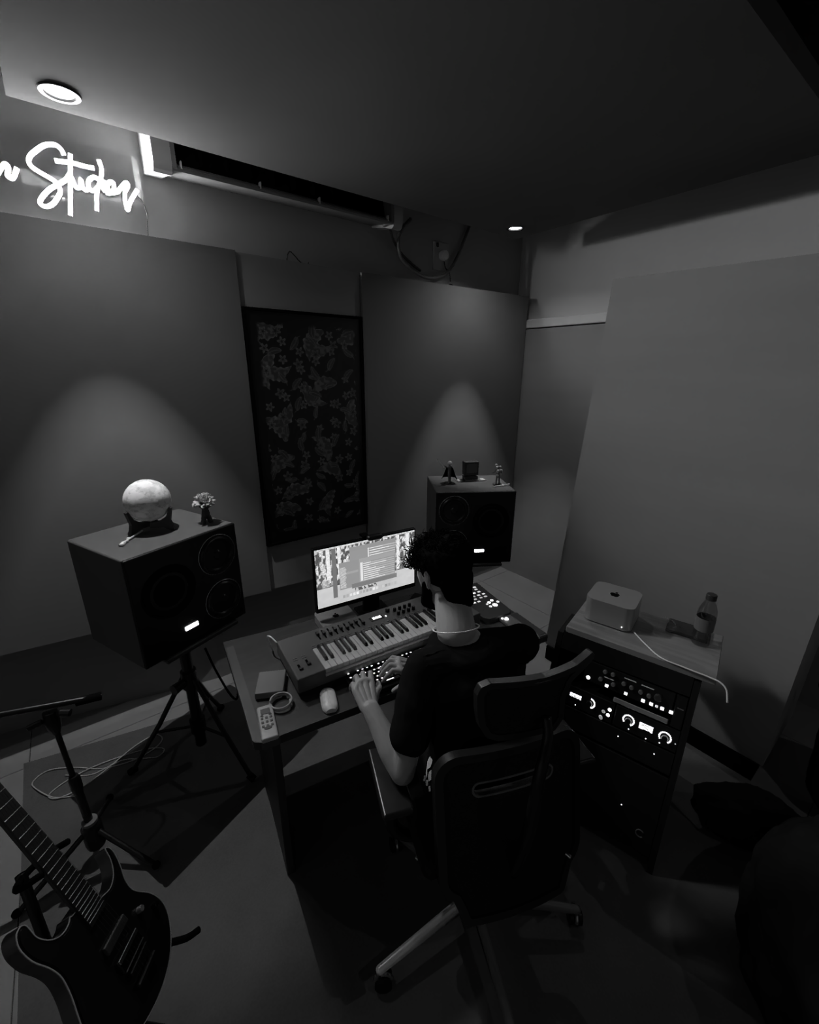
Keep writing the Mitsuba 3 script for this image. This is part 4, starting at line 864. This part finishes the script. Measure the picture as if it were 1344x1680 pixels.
put(PERSON+'__beard', organic([[(hp(-.056, .030, -.050), .018), (hp(-.036, .066, -.086), .024), (hp(0, .080, -.104), .027), (hp(.036, .066, -.086), .024), (hp(.056, .030, -.050), .018)], [(hp(-.064, .022, -.018), .010), (hp(-.056, .030, -.050), .018)], [(hp(.064, .022, -.018), .010), (hp(.056, .030, -.050), .018)]], .006, 4), 'mat_hair', True, 'dark beard')
for s_ in (-1, 1):
    put(PERSON+'__eye', ball(hp(s_*.031, .082, .012), .012, 2), 'mat_white', True, 'eye')
    put(PERSON+'__eyebrow', tube([hp(s_*.014, .0985, .032), hp(s_*.032, .097, .038), hp(s_*.050, .086, .032)], .004, 6), 'mat_hair', True, 'dark eyebrow')
a_ = np.linspace(0, 2*np.pi, 33)
ring = [NK+UP*.002-CF*.004+CR*.0735*math.cos(x)+(CF*.070+UP*-.030)*math.sin(x) for x in a_]
put(PERSON+'__necklace', tube(ring, .0022, 6, False), 'mat_silver', True, 'thin bright chain')
q_ = LK[1]+(LT[1]-LK[1])*.40+UP*.0165
put(PERSON+'__finger_ring', at(torus(.0098, .0016, 20, 6), frame(q_, CR, z=unit(LT[1]-LK[1]+UP*.0))), 'mat_chrome', True, 'bright finger ring')

# ------------------------------------------------------------------ guitar on a floor stand, bottom left
GO, GU, GV_ = V(-.338, 1.223, .992), unit(V(.323, -.42, -.848)), V(.51, .832, -.218)
GM = frame(GO, GU, y=GV_)                      # x from the nut to the body, y to the treble side, z out of the front
t = thing('electric_guitar', 'black double-cutaway electric guitar leaning on its stand', 'guitar')
out = [(.44,.028),(.473,.031),(.483,.049),(.487,.069),(.478,.091),(.462,.105),(.44,.115),(.413,.121),(.418,.131),(.436,.135),(.460,.131),(.485,.123),(.514,.111),(.544,.109),(.570,.120),(.598,.138),(.632,.150),(.665,.151),(.70,.137),(.735,.103),(.757,.058),(.765,0),(.757,-.062),(.735,-.115),(.70,-.152),(.66,-.166),(.62,-.163),(.58,-.150),(.54,-.136),(.50,-.128),(.465,-.132),(.42,-.146),(.38,-.148),(.356,-.138),(.350,-.122),(.358,-.113),(.372,-.112),(.395,-.112),(.414,-.105),(.428,-.096),(.439,-.083),(.444,-.068),(.442,-.052),(.436,-.042),(.44,-.030)]
po = Polygon(spline([(x, y, 0) for x, y in out+out[:1]], 5)[:, :2]).buffer(0)
inner = po.buffer(-.007)
bod = m3.Manifold.batch_boolean([man(mv(prism(po, .034), 0, 0, -.039)), man(mv(prism(inner, .0399), 0, 0, -.042))], m3.OpType.Add)
put(t+'__body', at(tri(bod), GM), 'mat_guitar', 25)
ro = po.difference(po.buffer(-.0022))
put(t+'__binding', at(mv(prism(ro, .0022), 0, 0, -.0058), GM), 'mat_pale', False, 'pale edge binding')
d = lambda n: .648*(1-2**(-n/12)); wd = lambda n: .0445+.0135*d(n)/d(24)
nk = tri(hullpts([(x, y*w_/2, z) for x, w_ in ((0, .0445), (.50, .0585)) for y, z in ((-1, .0), (1, 0), (-.9, -.010), (.9, -.010), (-.45, -.020), (.45, -.020))]))
put(t+'__neck', at(mv(nk, 0, 0, -.002), GM), 'mat_dark', 30)
fb = tri(hullpts([(x, y*w_/2, z) for x, w_ in ((-.002, .0445), (.497, .0585)) for y, z in ((-1, -.002), (1, -.002), (-.98, .003), (.98, .003), (0, .0042))]))
put(t+'__fretboard', at(fb, GM), 'mat_fretboard', 30)
for n in range(1, 25): put(t+'__fret', at(tube([(d(n), -wd(n)*.49, .0034), (d(n), 0, .0047), (d(n), wd(n)*.49, .0034)], .0010, 6, False), GM), 'mat_steel', True)
put(t+'__nut', at(mv(cbox(.004, .0445, .007, .001), -.003, 0, .003), GM), 'mat_pale', False)
hs = Polygon([(-.003, -.022), (-.02, -.026), (-.05, -.045), (-.19, -.028), (-.205, .0), (-.17, .022), (-.05, .042), (-.02, .026), (-.003, .022)]).buffer(.004).buffer(-.004)
put(t+'__headstock', at(mv(prism(hs, .014), 0, 0, -.016), GM), 'mat_guitar', 25)
for i in range(3):
    for s_ in (-1, 1): put(t+'__tuner', at(mv(lathe([(.0045, 0), (.0045, .012)], 12), -.06-.042*i, s_*(.026-.004*i), -.002), GM), 'mat_chrome', 40)
for u0, u1, mt in ((.552, .576, 'mat_dark'), (.603, .641, 'mat_black_gloss')):
    k = put(t+'__pickup', at(mv(rbox(u1-u0, .086, .010, .004), (u0+u1)/2, .0, .003), GM), mt, 30)
    if u0 > .6: put(k+'__rail', at(mv(cbox(.011, .080, .003, .001), u0+.006, 0, .0088), GM), 'mat_steel', False); put(k+'__rail', at(mv(cbox(.003, .080, .003, .001), u1-.003, 0, .0085), GM), 'mat_chrome', False)
put(t+'__bridge', at(mv(cbox(.012, .076, .012, .002), .655, 0, .006), GM), 'mat_black_satin', False)
put(t+'__tailpiece', at(mv(cbox(.012, .082, .012, .003), .690, 0, .006), GM), 'mat_black_satin', False)
for i in range(6): put(t+'__string', at(tube([(0, -.0175+.007*i, .0062), (.655, -.026+.0104*i, .0125), (.690, -.026+.0104*i, .0115)], .00035, 4, False), GM), 'mat_dark', True)
put(t+'__knob', at(mv(lathe([(.0085, 0), (.0085, .010), (.007, .013)], 20), .594, .083, -.002), GM), 'mat_alu', 40); put(t+'__knob', at(mv(lathe([(.0085, 0), (.0085, .012), (.006, .014)], 20), .631, .122, -.002), GM), 'mat_black_gloss', 40)
def gp(u, v, w_): return (GM @ [u, v, w_, 1])[:3]
t = thing('guitar_stand', 'black folding tripod stand holding the electric guitar', 'stand')
bk = gp(.60, .0, -.10); hub = V(bk[0]-.05, bk[1]+.03, .30)
put(t+'__upright', tube([hub-UP*.10, hub, hub+UP*.25+V(-.01, .01, 0), gp(.30, 0, -.075)], .012, 8, False), 'mat_black_satin', True)
put(t+'__neck_yoke', tube([gp(.31, -.045, .012), gp(.31, -.045, -.05), gp(.31, 0, -.075), gp(.31, .045, -.05), gp(.31, .045, .012)], .008, 8), 'mat_black', True)
for s_ in (-1, 1): put(t+'__cradle_arm', tube([hub+UP*.02, gp(.70, s_*.10, -.09), gp(.745, s_*.125, -.06), gp(.775, s_*.13, .0), gp(.775, s_*.13, .045)], .009, 8, True, 6), 'mat_black', True)
for a in (95, 215, 335):
    c, n_ = math.cos(math.radians(a)), math.sin(math.radians(a))
    k = put(t+'__leg', tube([hub-UP*.06, hub-UP*.10+V(c*.05, n_*.05, 0), V(hub[0]+c*.24, hub[1]+n_*.24, .02)], .010, 8, False), 'mat_black_satin', True)
    put(k+'__rubber_foot', ball((hub[0]+c*.245, hub[1]+n_*.245, .021), .015, 2), 'mat_black', True)

# microphone stand
t = thing('microphone_stand', 'black microphone stand with a short horizontal boom, left of the speaker stand', 'stand')
mx, my, mt = -.2335, 1.695, .705
mp, mq = V(mx, my, .12), V(mx-.017, my+.03, mt)
put(t+'__pole', tube([mp, mp+(mq-mp)*.42], .014, 10, False), 'mat_black_satin', True)
put(t+'__pole', tube([mp+(mq-mp)*.40, mq], .009, 10, False), 'mat_black_satin', True)
put(t+'__clutch', lathe_at([(.016, 0), (.019, .02), (.019, .06), (.014, .075)], mx-.007, my+.013, .345), 'mat_black_satin', 40)
put(t+'__swivel', lathe_at([(.012, -.09), (.021, -.06), (.024, -.03), (.021, .006)], mq[0], mq[1], mq[2]), 'mat_black_satin', 40)
bd = unit(V(.93, -.10, .0)); b0, b1 = mq-bd*.42+UP*.105, mq+bd*.150+UP*.004
put(t+'__boom', tube([b0, b1], .0115, 10, False), 'mat_black_satin', True)
put(t+'__boom_grip', cyl(b1-bd*.075+UP*.007, b1, .0150, n=16), 'mat_black', 40)
put(t+'__wing_knob', join(cyl(mq+V(.03, -.02, .0), mq+V(.055, -.035, -.005), .013, n=12)), 'mat_black_satin', 40)
put(t+'__wing_lever', at(cbox(.05, .012, .022, .004), frame(mq+V(-.045, -.008, -.022), (1, -.2, .3), z=(0, 0, 1))), 'mat_black_satin', False)
put(t+'__hub', lathe_at([(.030, 0), (.034, .02), (.034, .10), (.022, .115)], mx, my, .07), 'mat_black_satin', 40)
put(t+'__hub_collar', lathe_at([(.026, 0), (.026, .012)], mx, my, .19), 'mat_grey', 40)
for a in (78, 195, 312):
    c, n_ = math.cos(math.radians(a)), math.sin(math.radians(a))
    k = put(t+'__leg', tube([(mx+.03*c, my+.03*n_, .15), (mx+.25*c, my+.25*n_, .022)], .010, 8, False), 'mat_black_satin', True)
    put(k+'__rubber_foot', ball((mx+.255*c, my+.255*n_, .023), .015, 2), 'mat_black', True)

# thin white cable in loose loops on the floor
cab = [(-.30, 2.06), (-.38, 2.11), (-.44, 2.20), (-.46, 2.27), (-.40, 2.30), (-.30, 2.24), (-.20, 2.16), (-.08, 2.12), (.02, 2.13), (.065, 2.18), (.04, 2.23), (-.05, 2.21), (-.15, 2.16), (-.26, 2.10), (-.36, 2.09), (-.40, 2.14), (-.33, 2.18), (-.22, 2.19), (-.10, 2.18), (.0, 2.15), (.06, 2.10), (.03, 2.07), (-.03, 2.10), (-.12, 2.15), (-.24, 2.15), (-.34, 2.22)]
solid('floor_cable', tube([(x, y, .0095+.0025*(i % 3)) for i, (x, y) in enumerate(cab)], .0028, 6, True, 6), 'mat_pale', 'thin pale cable lying in loose loops on the rug behind the microphone stand', 'cable', True)
solid('speaker_cable', tube([(.30, 1.95, .60), (.32, 1.90, .50), (.345, 1.80, .42), (.36, 1.74, .42), (.365, 1.70, .50)], .005, 6), 'mat_black', 'black cable sagging from the left speaker stand towards the desk', 'cable', True)

# bags and cases in the dark right corner
def lump(label, c, r, deg, amp, seed, name, cat):
    b = ball((0, 0, 0), r, 4); q = b.vertices/np.array(r)
    v = b.vertices*(1+amp*(meshkit.fbm(q*2.3, 3, seed)-.5))[:, None]; v[:, 2] = np.maximum(v[:, 2], -r[2]*.72); v[:, 2] += r[2]*.72
    b.vertices = v; t = thing(name, label, cat); put(t+'__body', at(b, yaw(deg, c)), 'mat_bag', True); return t, r
t, r = lump('large black soft beanbag in the dark bottom right corner', (1.53, -.21, .006), (.40, .29, .31), 12, .35, 3, 'beanbag', 'beanbag')
put(t+'__handle', tube([(1.43, -.21, .43), (1.47, -.21, .50), (1.55, -.22, .51), (1.61, -.23, .44)], .010, 8), 'mat_bag', True)
t, r = lump('black duffel bag lying on the floor right of the rack', (1.91, .16, .006), (.19, .10, .13), -55, .45, 8, 'duffel_bag', 'bag')
put(t+'__strap', tube([(1.84, .26, .11), (1.86, .20, .185), (1.92, .10, .185), (1.98, .04, .11)], .009, 6), 'mat_bag', True)
put(t+'__buckle', ball((1.965, .055, .16), (.012, .010, .008), 2), 'mat_steel', True, 'small metal buckle')
t = thing('gig_bag', 'black padded instrument bag standing at the far end of the pale panel', 'bag')
gb = affinity.rotate(rrect(.34, .52, .10), 0); m = tri(man(prism(gb, .12)).refine_to_length(.03)); trimesh.smoothing.filter_taubin(m, iterations=12)
put(t+'__body', at(m, frame((2.43, -.09, .275), unit(V(.35, -.93, 0)), y=(.22, .0, .95))), 'mat_bag', True)
put(t+'__handle', tube([(2.43, .06, .45), (2.43, .11, .54), (2.45, .04, .61), (2.47, -.04, .54)], .012, 8), 'mat_bag', True)
